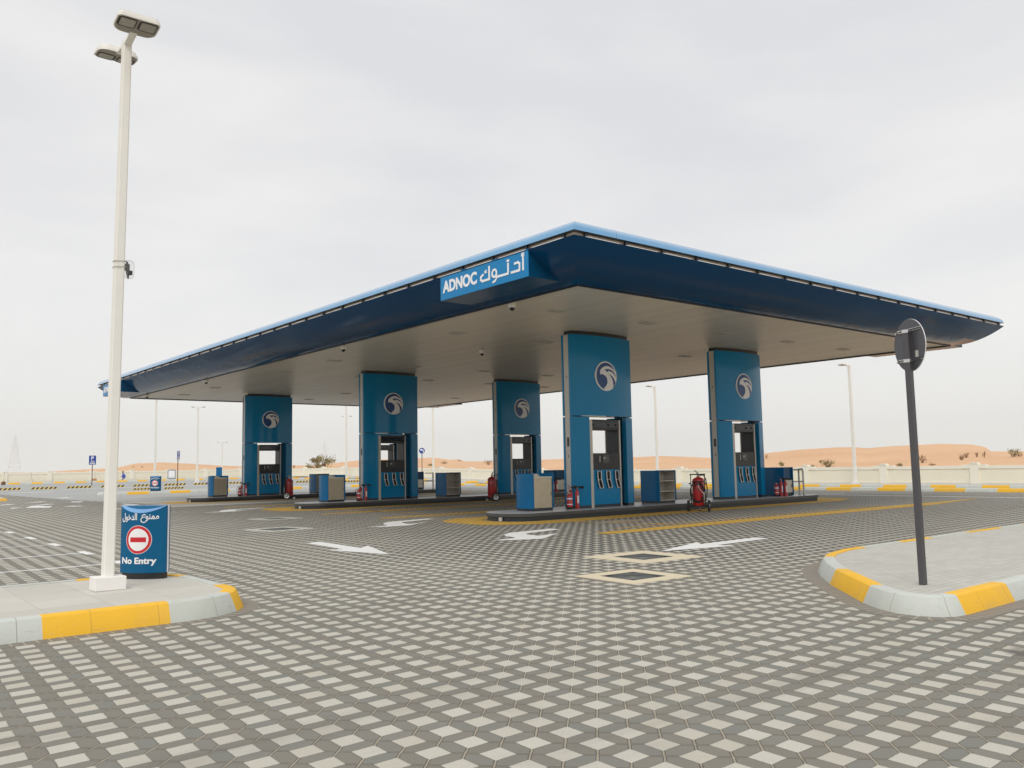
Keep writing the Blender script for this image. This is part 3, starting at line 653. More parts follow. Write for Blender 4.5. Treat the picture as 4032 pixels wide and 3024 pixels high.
canopy_sign((X1-.03, (13.83+17.18)/2, zs_), PI/2, 'sign box seen from below at the right end of the canopy edge', 1)
canopy_sign((X1-.03, 47.1, zs_), PI/2, 'small blue sign box seen from below at the far end of the canopy', 1)
# ceiling lights and cameras
lt0 = None
for ix, x in enumerate((14.95, 18.5, 21.98, 25.57, 29.12)):
    for iy, y in enumerate((16.45, 20.9, 28.77, 33.08, 41.0, 45.42)):
        lab = 'unlit rectangular downlight flush in the beige canopy ceiling'
        if lt0 is None:
            lt0 = thing('ceiling_light', lab, 'ceiling light', (x, y, ZC), 0, 'downlights in the canopy ceiling')
            bm = B()
            for a in ((-.24, .24, -.15, -.125), (-.24, .24, .125, .15), (-.24, -.215, -.125, .125), (.215, .24, -.125, .125), (-.012, .012, -.125, .125)): box(bm, a[0], a[1], a[2], a[3], -.022, -.001)
            k1 = obj('light_frame', bm, M_strip, lt0)
            bm = B(); box(bm, -.214, -.013, -.124, .124, -.012, -.002); box(bm, .013, .214, -.124, .124, -.012, -.002); k2 = obj('diffuser', bm, M_lens, lt0)
            KIDS[lt0.name] = [k1, k2]
        else: dup(lt0, (x, y, ZC))
cm0 = None
for x, y, lab in ((13.32, 16.26, 'white dome camera under the ADNOC sign nearest the corner'), (13.38, 25.13, 'white dome camera on the left ceiling edge above the middle pump pillar'), (13.3, 37.58, 'white dome camera on the left ceiling edge before the far pillar'), (13.3, 46.17, 'white dome camera at the far left end of the canopy ceiling'), (17.92, 23.58, 'dome camera in the open middle of the ceiling'), (17.3, 43.0, 'small dome camera on the ceiling above the farthest pillar')):
    if cm0 is None:
        cm0 = thing('dome_camera', lab, 'camera', (x, y, ZC), 0, 'dome cameras under the canopy')
        k1 = obj('housing', lathe(B(), [(.09, 0), (.10, -.03), (.085, -.11), (.08, -.12)], 20), M_white, cm0, smooth=True)
        k2 = obj('dark_dome', lathe(B(), [(.072, -.12), (.062, -.16), (.035, -.19), (.0, -.2)], 20), M_glass, cm0, smooth=True); KIDS[cm0.name] = [k1, k2]
    else: dup(cm0, (x, y, ZC), label=lab)

# ------------------------------------------------------------------ pump islands
def island(yc, label):
    t = thing('pump_island', label, 'pump island', (0, yc, 0), 0, 'raised pump islands')
    P = lambda g: rrect(14.62+g, 29.35-g, -.96+g, .96-g, [.9, .12, .12, .9], 8)
    obj('island_base', prism(B(), P(.03), 0, .125), M_dark, t)
    bm = B(); prism(bm, P(0), .125, .212, 0, 0); obj('granite_edge', bm, M_granited, t)
    obj('granite_top', prism(B(), P(.012), .212, .222), M_granite, t)
    bm = B(); box(bm, 14.60, 14.66, -.32, -.24, .012, .11); obj('corner_marker', bm, M_strip, t)
    return t
island(ISY[0], 'nearest dark granite pump island, with the yellow hatched border in front')
island(ISY[1], 'middle dark granite pump island')
island(ISY[2], 'farthest dark granite pump island, at the left')

LOGO_C = (962, 1000, 197, 263)
def lg(pts): return [((x-LOGO_C[0])/LOGO_C[2], -(y-LOGO_C[1])/LOGO_C[3]) for x, y in pts]
BIRD = lg([(862, 968), (848, 985), (843, 920), (862, 880), (900, 845), (950, 820), (1000, 815), (1050, 835), (1095, 868), (1125, 905), (1152, 958), (1157, 1040), (1140, 1110), (1118, 1165), (1086, 1212), (1040, 1245), (985, 1258), (940, 1245), (908, 1218), (950, 1185), (976, 1135), (982, 1075), (968, 1022), (940, 992), (900, 972)])
STR1 = lg([(918, 895), (960, 872), (1010, 869), (1060, 885), (1100, 915), (1130, 955), (1146, 1015), (1120, 968), (1085, 935), (1045, 912), (1003, 900), (995, 918), (975, 924), (960, 912), (955, 898)])
STR2 = lg([(1012, 966), (1050, 980), (1088, 1012), (1112, 1055), (1132, 1112), (1110, 1168), (1084, 1206), (1092, 1150), (1084, 1085), (1064, 1030), (1035, 990)])
def make_pillar(with_logo=True):
    t = thing('pump_pillar', '', 'fuel pump', (0, 0, 0), 0, 'blue pump pillars under the canopy')
    Wp = 2.62; hw = Wp/2
    half = lambda x: .186+.19*(1-(x/hw)**2)
    def shell(bm, xa, xb, z0, z1, s, n=14, inner=.115):
        a = []
        for k in range(n+1):
            x = xa+(xb-xa)*k/n; a.append([bm.verts.new((x, s*half(x), z0)), bm.verts.new((x, s*half(x), z1)), bm.verts.new((x, s*inner, z1)), bm.verts.new((x, s*inner, z0))])
        for p_, q_ in zip(a, a[1:]):
            for j in range(4): bm.faces.new((p_[j], q_[j], q_[(j+1) % 4], p_[(j+1) % 4]))
        bm.faces.new(a[0]); bm.faces.new(a[-1][::-1]); return bm
    for s in (-1, 1): obj('upper_panel', shell(B(), -hw, hw, 2.965, 5.416, s), M_blue, t, smooth=True)
    for s in (-1, 1):
        obj('lower_panel', shell(B(), *sorted((s*hw, s*(hw-.615))), .30, 2.935, s, 6), M_blue, t, smooth=True)
        obj('lower_panel', shell(B(), *sorted((-s*hw, -s*(hw-.375))), .30, 2.935, s, 5), M_blue, t, smooth=True)
        bm = shell(B(), *sorted((s*(hw-.02), s*(hw-.615))), .222, .299, s, 5); obj('kick_plate', bm, M_dark, t)
        bm = shell(B(), *sorted((-s*(hw-.02), -s*(hw-.375))), .222, .299, s, 5); obj('kick_plate', bm, M_dark, t)
    for s in (-1, 1):
        a, b = sorted((s*(hw-.012), s*(hw-.15)))
        bm = B(); box(bm, a, b, -.105, .105, .30, 5.41); st = obj('side_strip', bm, M_strip, t)
        bm = B(); a, b = sorted((s*(hw-.02), s*(hw-.15))); box(bm, a, b, -.112, .112, .224, .299); obj('kick_plate', bm, M_dark, t)
    bm = B(); x = -hw+.008
    box(bm, x-.001, x+.01, -.06, .03, 2.05, 2.32); box(bm, x-.001, x+.01, -.02, .005, 4.1, 4.17); box(bm, x-.001, x+.01, -.03, -.005, 1.72, 1.80); obj('socket_cover', bm, M_dark, t)
    bm = B(); cw = hw-.09; prism(bm, [(-cw+2*cw*k/14, -half(-cw+2*cw*k/14)+.05) for k in range(15)]+[(cw-2*cw*k/14, half(cw-2*cw*k/14)-.05) for k in range(15)], 5.38, ZC-.002); obj('top_cap', bm, M_dark, t)
    bm = B(); box(bm, -hw+.16, -hw+.5, -.10, .10, 2.93, 2.97); box(bm, hw-.5, hw-.16, -.10, .10, 2.93, 2.97); obj('joint_plate', bm, M_dark, t)
    # pump between the flanks (tunnel window goes right through)
    xl, xr = -.58, .575; yf = -.30
    bm = B(); box(bm, xl-.11, xl, yf-.02, .30, .222, 2.85); obj('steel_post', bm, M_steel2, t)
    bm = B(); box(bm, xr, xr+.045, yf-.02, .30, .222, 2.85); obj('steel_post', bm, M_steel2, t)
    bm = B(); box(bm, xl, xr, yf, .24, 2.55, 2.86, .008); hd = obj('pump_header', bm, M_black, t)
    bm = B()
    for q in (-.52, .12, .44): lathe(bm, [(.035, 0), (.035, .03), (.02, .045)], 12, (0, 0, 0)); [setattr(v, 'co', Vector((v.co.x+q, yf-.002-v.co.z, v.co.y+2.70))) for v in bm.verts[-36:]]
    obj('sensor_knob', bm, M_dark, hd)
    bm = B(); box(bm, xl+.005, xr-.005, yf-.012, yf-.001, 2.62, 2.78); obj('header_band', bm, M_glass, hd)
    bm = B(); box(bm, xl, xr, yf, .24, 1.345, 1.84, .008); cp = obj('control_panel', bm, M_black, t)
    bm = B(); box(bm, xl+.01, xr-.01, yf-.006, yf+.002, 1.50, 1.512); obj('panel_joint', bm, M_dark, cp)
    bm = B(); box(bm, -.17, .12, yf-.014, yf-.001, 1.54, 1.78, .004); sc_ = obj('pump_screen', bm, mat('screen_grey', (.06, .065, .065), .25, 0, .4, 20), cp)
    bm = B(); [box(bm, -.13+.05*a, -.10+.05*a, yf-.017, yf-.0145, 1.70-.03*b, 1.715-.03*b) for a in range(2) for b in range(2)]; obj('screen_symbol', bm, M_whitel, sc_)
    bm = B(); [box(bm, -.30, -.26, yf-.012, yf-.001, 1.57+.028*a, 1.588+.028*a) for a in range(7)]; obj('key_column', bm, M_strip, cp)
    bm = B(); box(bm, xl+.004, xr-.004, yf+.004, .28, .30, 1.343, .006); lp = obj('pump_cabinet', bm, M_blue, t)
    bm = B(); box(bm, xl, xr, yf+.01, .28, .222, .297); obj('kick_plate', bm, M_dark, t)
    bm = B(); box(bm, xr-.03, xr-.002, -.28, .235, 1.842, 2.548); obj('window_jamb', bm, M_dark, t)
    for q in (-.36, .02, .40):
        zz = 1.30
        out_ = [(q-.075, zz), (q+.075, zz), (q+.085, zz-.25), (q+.155, zz-.50), (q+.02, zz-.515), (q-.058, zz-.27)]
        bm = B(); plate(bm, out_, yf-.035, yf+.01); bt = obj('nozzle_holder', bm, M_black, t)
        bm = B(); tube(bm, [(x_, yf-.048, z_) for x_, z_ in out_], .0145, 6, closed=True); tube(bm, [(q-.06, yf-.048, zz-.265), (q+.088, yf-.048, zz-.25)], .012, 6); obj('holder_frame', bm, M_whitel, bt)
        bm = B(); tube(bm, [(q, yf-.05, zz-.06), (q+.004, yf-.055, zz-.22), (q+.05, yf-.06, zz-.36), (q+.11, yf-.05, zz-.46)], [.022, .016, .02, .012], 8); obj('fuel_nozzle', bm, M_rubber, bt, smooth=True)
    if with_logo:
        lg_y = -half(0)-.005; r = .455; zc = 4.19
        for s in (-1, 1):
            def P_(bm, poly, y0, y1): plate(bm, [(s_*-s*1.0, z) for s_, z in poly], min(s*y0, s*y1), max(s*y0, s*y1))
            base = .376
            bm = B(); P_(bm, [(a*r, zc+b*r) for a, b in circ(0, 0, 1, 56)], base-.045, base+.02); d = obj('logo_disc', bm, M_whitel, t)
            bm = B(); P_(bm, [(a*r*.915, zc+b*r*.915) for a, b in circ(0, 0, 1, 56)], base+.019, base+.024); obj('logo_field', bm, M_navy, d)
            bm = B(); P_(bm, [(a*r*.985, zc+b*r*.985) for a, b in BIRD], base+.022, base+.030); obj('falcon_emblem', bm, M_whitel, d)
            bm = B(); P_(bm, [(a*r*.985, zc+b*r*.985) for a, b in STR1], base+.0285, base+.033); P_(bm, [(a*r*.985, zc+b*r*.985) for a, b in STR2], base+.0285, base+.033); obj('emblem_stripe', bm, M_navy, d)
    return t
pp = make_pillar(); KIDS[pp.name] = list(o for o in bpy.data.objects if o.parent == pp)
for k_ in list(KIDS[pp.name]): KIDS[k_.name] = [o for o in bpy.data.objects if o.parent == k_]
PXC = (18.76, 25.75)
labs = {(0, 0): 'nearest and largest blue pump pillar, left one of the close island', (1, 0): 'right blue pump pillar of the nearest island, beside the wheeled extinguisher', (0, 1): 'left blue pump pillar of the middle island', (1, 1): 'blue pump pillar behind, between the two close ones and the middle one', (0, 2): 'farthest left blue pump pillar', (1, 2): 'blue pump pillar hidden behind the middle island pillar, glimpsed through its window'}
for (i, j), lab in labs.items():
    if (i, j) == (0, 0): pp.location = (PXC[0], ISY[0], 0); pp['label'] = lab
    else: dup(pp, (PXC[i], ISY[j], 0), 0, lab)

# ------------------------------------------------------------------ island furniture
Z = .222
def reg(t):
    KIDS[t.name] = [o for o in bpy.data.objects if o.parent == t]
    for k in KIDS[t.name]: KIDS[k.name] = [o for o in bpy.data.objects if o.parent == k]
    return t
def curved_side(bm, x, bulge, y0, y1, z0, z1, th=.03, n=8):
    a = []
    for k in range(n+1):
        tt = k/n; y = y0+(y1-y0)*tt; xx = x-bulge*(1-(2*tt-1)**2); a.append([bm.verts.new((xx, y, z0)), bm.verts.new((xx, y, z1)), bm.verts.new((x+th, y, z1)), bm.verts.new((x+th, y, z0))])
    for p_, q_ in zip(a, a[1:]):
        for j in range(4): bm.faces.new((p_[j], q_[j], q_[(j+1) % 4], p_[(j+1) % 4]))
    bm.faces.new(a[0]); bm.faces.new(a[-1][::-1]); return bm
def make_bin():
    t = thing('service_bin', '', 'litter bin', (0, 0, 0), 0, 'service bins on the pump islands')
    obj('side_panel', curved_side(B(), -.36, .09, -.38, .38, .07, 1.04), M_bluek, t, smooth=True)
    bm = B(); box(bm, .36, .40, -.40, .38, .07, 1.06, .004); obj('side_panel', bm, M_bluek, t)
    bm = B(); box(bm, -.30, .36, .345, .38, .07, 1.06, .004); obj('back_panel', bm, M_bluek, t)
    bm = B(); box(bm, -.325, .355, -.37, .34, .08, .90, .006); b = obj('steel_body', bm, M_steel, t)
    bm = B(); box(bm, .30, .315, -.378, -.369, .42, .52); obj('door_slot', bm, M_black, b)
    bm = B(); box(bm, -.325, .355, -.375, .34, .905, .965, .008); tr = obj('top_tray', bm, M_tray, t)
    bm = B()
    for k in range(6):
        a = random.random()*6; q = Vector((-.1+.22*random.random()*math.cos(a), .0+.16*math.sin(a), .985)); box(bm, q.x-.07, q.x+.08, q.y-.03, q.y+.04, .962, .985+.012*k)
    obj('folded_towel', bm, M_concw, tr)
    bm = B(); box(bm, -.36, .38, -.36, .36, 0, .07); obj('kick_plate', bm, M_dark, t)
    return reg(t)
def make_cabinet():
    t = thing('shelf_cabinet', '', 'cabinet', (0, 0, 0), 0, 'open shelf cabinets on the pump islands')
    obj('side_panel', curved_side(B(), -.38, .04, -.40, .40, .07, 1.05), M_bluek, t, smooth=True)
    bm = B(); box(bm, .38, .415, -.42, .40, .07, 1.05, .004); obj('side_panel', bm, M_bluek, t)
    bm = B(); box(bm, -.345, .378, .02, .05, .08, 1.03); obj('steel_back', bm, M_steel2, t)
    bm = B(); box(bm, -.345, .378, -.40, .02, 1.025, 1.048); obj('top_board', bm, M_blued, t)
    bm = B(); box(bm, .365, .379, -.395, .02, .09, 1.02); obj('steel_lining', bm, M_steel2, t); bm = B(); box(bm, -.349, -.338, -.395, .02, .09, 1.02); obj('steel_lining', bm, M_steel2, t)
    for z in (.085, .37, .70):
        bm = B(); box(bm, -.343, .376, -.395, .018, z, z+.022); obj('shelf', bm, M_steel2, t)
    bm = B(); box(bm, -.06, -.052, -.0, .018, .1, 1.02); obj('back_joint', bm, M_strip, t)
    bm = B(); box(bm, -.37, .39, -.38, .38, 0, .07); obj('kick_plate', bm, M_dark, t)
    return reg(t)
def make_unit():
    t = thing('water_air_unit', '', 'service unit', (0, 0, 0), 0, 'service units at the far end of the islands')
    obj('side_panel', curved_side(B(), -.28, .03, -.55, .40, .02, 1.05), M_bluek, t, smooth=True)
    bm = B(); box(bm, -.248, .27, -.50, .30, .60, 1.05, .006); obj('upper_panel', bm, M_blued, t)
    bm = B(); box(bm, -.245, .268, -.53, .30, .12, .585, .006); b = obj('steel_box', bm, M_steel2, t)
    bm = B(); box(bm, .20, .225, -.545, -.529, .30, .42); obj('door_slot', bm, M_black, b)
    bm = B(); box(bm, .272, .30, -.56, .34, .02, 1.05, .004); obj('side_panel', bm, M_bluek, t)
    bm = B(); box(bm, -.246, .269, -.51, .33, 0, .115); obj('kick_plate', bm, M_dark, t)
    return reg(t)
def extinguisher_parts(t, co2):
    if not co2:
        obj('cylinder', lathe(B(), [(.078, .05), (.085, .055), (.085, .36), (.078, .395), (.05, .425), (.022, .435), (.022, .455)], 20), M_red, t, smooth=True)
        obj('base_ring', lathe(B(), [(.088, 0), (.089, .065), (.084, .07)], 20), M_rubber, t, smooth=True)
        bm = B(); lathe(bm, [(.0858, .285), (.0862, .286), (.0862, .325), (.0858, .326)], 20); obj('label_band', bm, M_whitel, t); bm = B(); lathe(bm, [(.0858, .13), (.0862, .131), (.0862, .155), (.0858, .156)], 20); obj('label_band', bm, M_whitel, t)
        bm = B(); lathe(bm, [(.0856, .27), (.086, .271), (.086, .2845), (.0856, .285)], 20); lathe(bm, [(.0856, .3265), (.086, .327), (.086, .34), (.0856, .341)], 20); obj('label_stripe', bm, M_navy, t)
        bm = B(); lathe(bm, [(.02, .45), (.026, .46), (.026, .485), (.015, .49)], 12); tube(bm, [(-.03, 0, .475), (-.045, 0, .475)], .018, 10); obj('valve', bm, M_steel2, t)
        bm = B(); tube(bm, [(-.01, 0, .49), (.03, 0, .515), (.09, .0, .56)], .009, 6); tube(bm, [(0, 0, .482), (.09, 0, .478)], .009, 6); obj('handle', bm, M_rubber, t)
        bm = B(); tube(bm, [(-.02, 0, .475), (-.09, 0, .47), (-.135, -.01, .40), (-.135, -.02, .27), (-.105, -.02, .12), (-.09, -.01, .07)], .011, 8); obj('hose', bm, M_rubber, t, smooth=True)
    else:
        obj('cylinder', lathe(B(), [(.05, .0), (.058, .008), (.058, .47), (.052, .50), (.03, .54), (.018, .56), (.018, .58)], 18), M_red, t, smooth=True)
        bm = B(); a = [.3*k-1.5 for k in range(5)]
        v0 = [[bm.verts.new((.0588*math.cos(q), .0588*math.sin(q), z)) for q in a] for z in (.16, .38)]
        for k in range(4): bm.faces.new((v0[0][k], v0[0][k+1], v0[1][k+1], v0[1][k]))
        obj('label_band', bm, M_whitel, t)
        bm = B(); lathe(bm, [(.016, .575), (.024, .58), (.024, .61), (.012, .62)], 12); obj('valve', bm, M_steel2, t)
        bm = B(); tube(bm, [(.01, 0, .615), (-.03, 0, .65), (-.07, 0, .695)], .009, 6); tube(bm, [(.0, 0, .605), (-.06, 0, .60)], .009, 6); obj('handle', bm, M_rubber if 0 else M_redd, t)
        bm = B(); tube(bm, [(.02, 0, .62), (.05, 0, .625), (.06, 0, .625), (.19, 0, .622), (.20, 0, .622)], [.014, .018, .032, .042, .036], 12); obj('discharge_horn', bm, M_rubber, t, smooth=True)
e1 = thing('fire_extinguisher', '', 'fire extinguisher', (0, 0, 0), 0, 'powder fire extinguishers'); extinguisher_parts(e1, False); reg(e1)
e2 = thing('fire_extinguisher', '', 'fire extinguisher', (0, 0, 0), 0, 'slim gas fire extinguishers'); extinguisher_parts(e2, True); reg(e2)
b0, c0, u0 = make_bin(), make_cabinet(), make_unit(); used = {}
def place(o, x, y, z, rz, lab):
    if o.name not in used: used[o.name] = 1; o.location = (x, y, z); o.rotation_euler = (0, 0, rz); o['label'] = lab; return o
    return dup(o, (x, y, z), rz, lab)
ISN = ('nearest', 'middle', 'farthest')
for k, yc in enumerate(ISY):
    n = ISN[k]
    place(b0, 16.12, yc+.02, Z, 0, f'blue and steel service bin at the left end of the {n} pump island')
    place(c0, 21.75 if k else 21.42, yc+.02, Z, 0, f'open steel shelf cabinet with blue sides midway along the {n} pump island')
    place(u0, 27.95, yc-.03, Z, 0, f'blue service unit with steel box, right end of {n} island')
    place(e1, 17.12, yc-.38, Z, -.5, f'short powder extinguisher left of the left pillar, {n} island')
    place(e2, 17.27, yc-.26, Z, -.7, f'slim extinguisher in the middle of three, left pillar of {n} island')
    place(e2, 17.47, yc-.33, Z, -.7, f'slim extinguisher nearest the left pillar, rightmost of three, {n} island')
    if k < 2:
        place(e1, 27.28, yc-.50, Z, -.4, f'short powder extinguisher against the service unit at the right end of the {n} island')
        place(e2, 27.40, yc-.62, Z, -.7, f'slim extinguisher, second of three at the {n} island service unit')
        place(e2, 27.52, yc-.72, Z, -.7, f'slim extinguisher, rightmost of three at the {n} island service unit')
def make_rail():
    t = thing('guard_rail', '', 'guard rail', (0, 0, 0), 0, 'steel guard rails at the island ends')
    bm = B(); tube(bm, [(0, .23, 0), (0, .23, .88), (0, .19, .95), (0, .12, .97), (0, -.12, .97), (0, -.19, .95), (0, -.23, .88), (0, -.23, 0)], .032, 10); obj('hoop', bm, M_steel2, t, smooth=True)
    bm = B(); tube(bm, [(0, -.27, .50), (0, .23, .50)], .026, 8); obj('cross_bar', bm, M_steel2, t, smooth=True)
    bm = B(); tube(bm, [(-.5, .05, .95), (0, .18, .95)], .026, 8); tube(bm, [(-.5, .05, .5), (0, .18, .5)], .024, 8); obj('side_bar', bm, M_steel2, t, smooth=True)
    bm = B(); lathe(bm, [(.06, 0), (.06, .01)], 14, (0, .23, 0)); lathe(bm, [(.06, 0), (.06, .01)], 14, (0, -.23, 0)); obj('foot_plate', bm, M_dark, t)
    return reg(t)
r0 = make_rail()
for k, yc in enumerate(ISY): place(r0, 29.02, yc-.42, Z, R(-38), f'tubular steel guard rail at the right end of the {ISN[k]} island')
def make_trolley():
    t = thing('wheeled_extinguisher', '', 'wheeled extinguisher', (0, 0, 0), 0, 'large wheeled fire extinguishers')
    r = .19
    obj('cylinder', lathe(B(), [(.13, .16), (.175, .19), (r, .24), (r, .92), (.178, .98), (.12, 1.03), (.05, 1.05), (.05, 1.075)], 28), M_red if 1 else M_redd, t, smooth=True)
    bm = B(); [lathe(bm, [(r+.001, z), (r+.007, z+.002), (r+.007, z+.028), (r+.001, z+.03)], 28) for z in (.30, .90)]; obj('clamp_band', bm, M_rubber, t)
    bm = B(); lathe(bm, [(.1905, .68), (.1915, .681), (.1915, .72), (.1905, .721)], 28); obj('label_band', bm, M_redd, t)
    # frame on the -y side (handle side)
    bm = B()
    for s in (-1, 1): tube(bm, [(s*.21, -.17, .18), (s*.21, -.17, 1.08), (s*.21, -.22, 1.14)], .014, 8)
    tube(bm, [(-.24, -.22, 1.14), (.24, -.22, 1.14)], .017, 8); tube(bm, [(-.21, -.17, .32), (.21, -.17, .32)], .012, 8); tube(bm, [(-.34, -.10, .175), (.34, -.10, .175)], .016, 8)
    tube(bm, [(-.2, -.15, .17), (-.12, .26, .15)], .013, 6); tube(bm, [(.2, -.15, .17), (.12, .26, .15)], .013, 6)
    for s in (-1, 1): tube(bm, [(s*.21, -.17, .86), (s*.27, -.17, .86)], .02, 8); tube(bm, [(s*.21, -.17, .36), (s*.27, -.17, .36)], .02, 8)
    obj('trolley_frame', bm, M_rubber, t, smooth=True)
    for s in (-1, 1):
        bm = B()
        for q in fr(0, 1, 1)[:1]:
            rg = [[bm.verts.new((s*(.31+dx), -.10+rr*math.cos(2*PI*j/28), .175+rr*math.sin(2*PI*j/28))) for j in range(28)] for dx, rr in ((0, .125), (-.028, .15), (-.03, .168), (-.015, .175), (.015, .175), (.03, .168), (.028, .15), (0, .125))]
            for A_, B_ in zip(rg, rg[1:]):
                for j in range(28): bm.faces.new((A_[j], A_[(j+1) % 28], B_[(j+1) % 28], B_[j]))
        wh = obj('wheel', bm, M_rubber, t, smooth=True)
        bm = B(); rg = [[bm.verts.new((s*(.31+dx), -.10+rr*math.cos(2*PI*j/20), .175+rr*math.sin(2*PI*j/20))) for j in range(20)] for dx, rr in ((-.02, .001), (-.02, .126), (.02, .126), (.022, .09), (.012, .06), (.03, .03), (.034, .001))]
        for A_, B_ in zip(rg, rg[1:]):
            for j in range(20): bm.faces.new((A_[j], A_[(j+1) % 20], B_[(j+1) % 20], B_[j]))
        obj('wheel_rim', bm, M_chrome, wh, smooth=True)
    bm = B(); tube(bm, [(-.025, .24, .055), (.025, .24, .055)], .055, 16); cs = obj('caster', bm, M_chrome, t, smooth=True)
    bm = B(); tube(bm, [(-.03, .24, .06), (-.03, .25, .15), (.03, .25, .15), (.03, .24, .06)], .008, 6); obj('caster_fork', bm, M_rubber, cs)
    bm = B()
    tube(bm, [(-.02+.21*math.sin(q)*(1 if abs(math.sin(q)) > 0 else 1), -.21-.02*math.cos(3*q), .60+.32*math.cos(q)) for q in [2*PI*k/26 for k in range(27)]], .017, 8)
    tube(bm, [(.0+.18*math.sin(q), -.235, .58+.27*math.cos(q)) for q in [2*PI*k/26 for k in range(-4, 20)]], .016, 8)
    tube(bm, [(.05, -.06, 1.10), (.18, -.16, 1.12), (.25, -.2, .98), (.28, -.2, .7), (.26, -.2, .48), (.2, -.2, .36)], .016, 8); obj('hose', bm, M_rubber, t, smooth=True)
    bm = B(); tube(bm, [(.02, -.25, .82), (.03, -.26, .74), (.08, -.26, .66), (.17, -.26, .55)], .011, 6); tube(bm, [(.185, -.25, .60), (.185, -.25, .52), (.18, -.24, .24)], [.014, .02, .012], 8); obj('discharge_gun', bm, M_chrome, t, smooth=True)
    bm = B(); tube(bm, [(0, 0, 1.07), (0, 0, 1.13), (-.02, -.01, 1.18), (-.06, -.02, 1.24), (-.12, -.03, 1.255)], [.045, .04, .032, .022, .012], 10); tube(bm, [(0, 0, 1.15), (.09, 0, 1.13)], [.02, .012], 8); obj('valve', bm, M_steel2, t, smooth=True)
    return reg(t)
tr0 = make_trolley()
place(tr0, 21.36, 17.12, 0, R(-57), 'red wheeled extinguisher with coiled black hose and its handle facing us, by the nearest island')
place(tr0, 23.05, 29.75, 0, R(65), 'red wheeled extinguisher seen side on at the middle island, its handle to the right')
place(tr0, 19.35, 42.2, 0, R(-120), 'dark red wheeled extinguisher seen side on at the farthest island, its handle to the left')

# ------------------------------------------------------------------ manholes
def manhole(cx, cy, sx, sy, label, lid=.37, fw_=.56, rz=0, mfr=None):
    t = thing('manhole_cover', label, 'manhole cover', (cx, cy, 0), rz, 'manhole covers in the paving')
    bm = B()
    for a in ((-fw_, fw_, -fw_, -lid), (-fw_, fw_, lid, fw_), (-fw_, -lid, -lid, lid), (lid, fw_, -lid, lid)): box(bm, a[0], a[1], a[2], a[3], -.02, .007)
    obj('concrete_surround', bm, mfr or mat('manhole_concrete', (.66, .58, .42), .8, 0, .07, 4), t)
    bm = B(); box(bm, -lid, lid, -lid, lid, -.03, .0045); l = obj('iron_lid', bm, M_cast, t)
    bm = B()
    for r in fr(.06, lid*.92, 6): tube(bm, [(r*math.cos(q), r*math.sin(q), .004) for q in [2*PI*k/32 for k in range(32)]], .006, 5, closed=True)
    for k in range(24):
        q = 2*PI*k/24; a = .08+.05*(k % 3); tube(bm, [(a*math.cos(q), a*math.sin(q), .004), (lid*.85*math.cos(q+.1), lid*.85*math.sin(q+.1), .004)], .004, 4)
    for s in (-1, 1): tube(bm, [(s*(lid-.02), -lid+.02, .004), (s*(lid-.02), lid-.02, .004)], .006, 4)
    obj('cast_pattern', bm, mat('worn_iron', (.13, .135, .13), .5, .2, .2, 20), l)
manhole(10.49, 9.58, 0, 0, 'square manhole with cream surround and round iron pattern, farther of the front pair', .35, .69, R(-2))
manhole(8.60, 8.05, 0, 0, 'square manhole with cream surround, nearest to the camera', .32, .56, R(-2))
manhole(9.35, 21.0, 0, 0, 'flat square manhole in the paving left of the middle island', .40, .66, R(8), mat('pale_surround', (.52, .52, .46), .8, 0, .07, 4))
manhole(11.3, 25.7, 0, 0, 'farther flat square manhole beside the middle turn arrow', .36, .62, R(6), MATS['pale_surround'])

# ------------------------------------------------------------------ lamp posts
def lamp_head(parent, dx, dy, z, ang):
    """head with long axis across the arm; arm leaves the pole at ang"""
    hd = bpy.data.objects.new('lamp_head', None)
    def T(p):
        x, y, zz = p; c, s = math.cos(ang), math.sin(ang); tilt = .10; zz2 = zz+x*tilt
        return Vector((x*c-y*s, x*s+y*c, z+zz2))
    def tb(bm):
        for v in bm.verts: v.co = T(v.co)
        return bm
    bm = B(); prism(bm, rrect(.28, .62, -.235, .235, [.12, .05, .05, .12], 6), 0, .035); prism(bm, rrect(.30, .60, -.215, .215, [.11, .04, .04, .11], 6), .035, .075)
    h = obj('lamp_head', tb(bm), M_white, parent)
    bm = B(); prism(bm, rrect(.295, .61, -.222, .222, [.11, .05, .05, .11], 6), -.006, -.001); obj('lamp_underside', tb(bm), M_under, h)
    bm = B()
    for s in (-1, 1): prism(bm, rrect(.43, .59, s*.112-.082, s*.112+.082, .02, 4), -.014, -.007)
    obj('led_window', tb(bm), M_lens, h)
    bm = B()
    for s in (-1, 1):
        P = rrect(.422, .598, s*.112-.09, s*.112+.09, .025, 4); tube(bm, [(x, y, -.012) for x, y in P], .005, 4, closed=True)
    for s in (-1, 1):
        for k in range(9): box(bm, .44+.016*k, .447+.016*k, s*.112-.103, s*.112-.092, -.014, -.007)
    obj('window_gasket', tb(bm), M_dark, h)
    bm = B(); box(bm, .02, .33, -.042, .042, -.012, .032, .008); obj('lamp_arm', tb(bm), M_white, h)
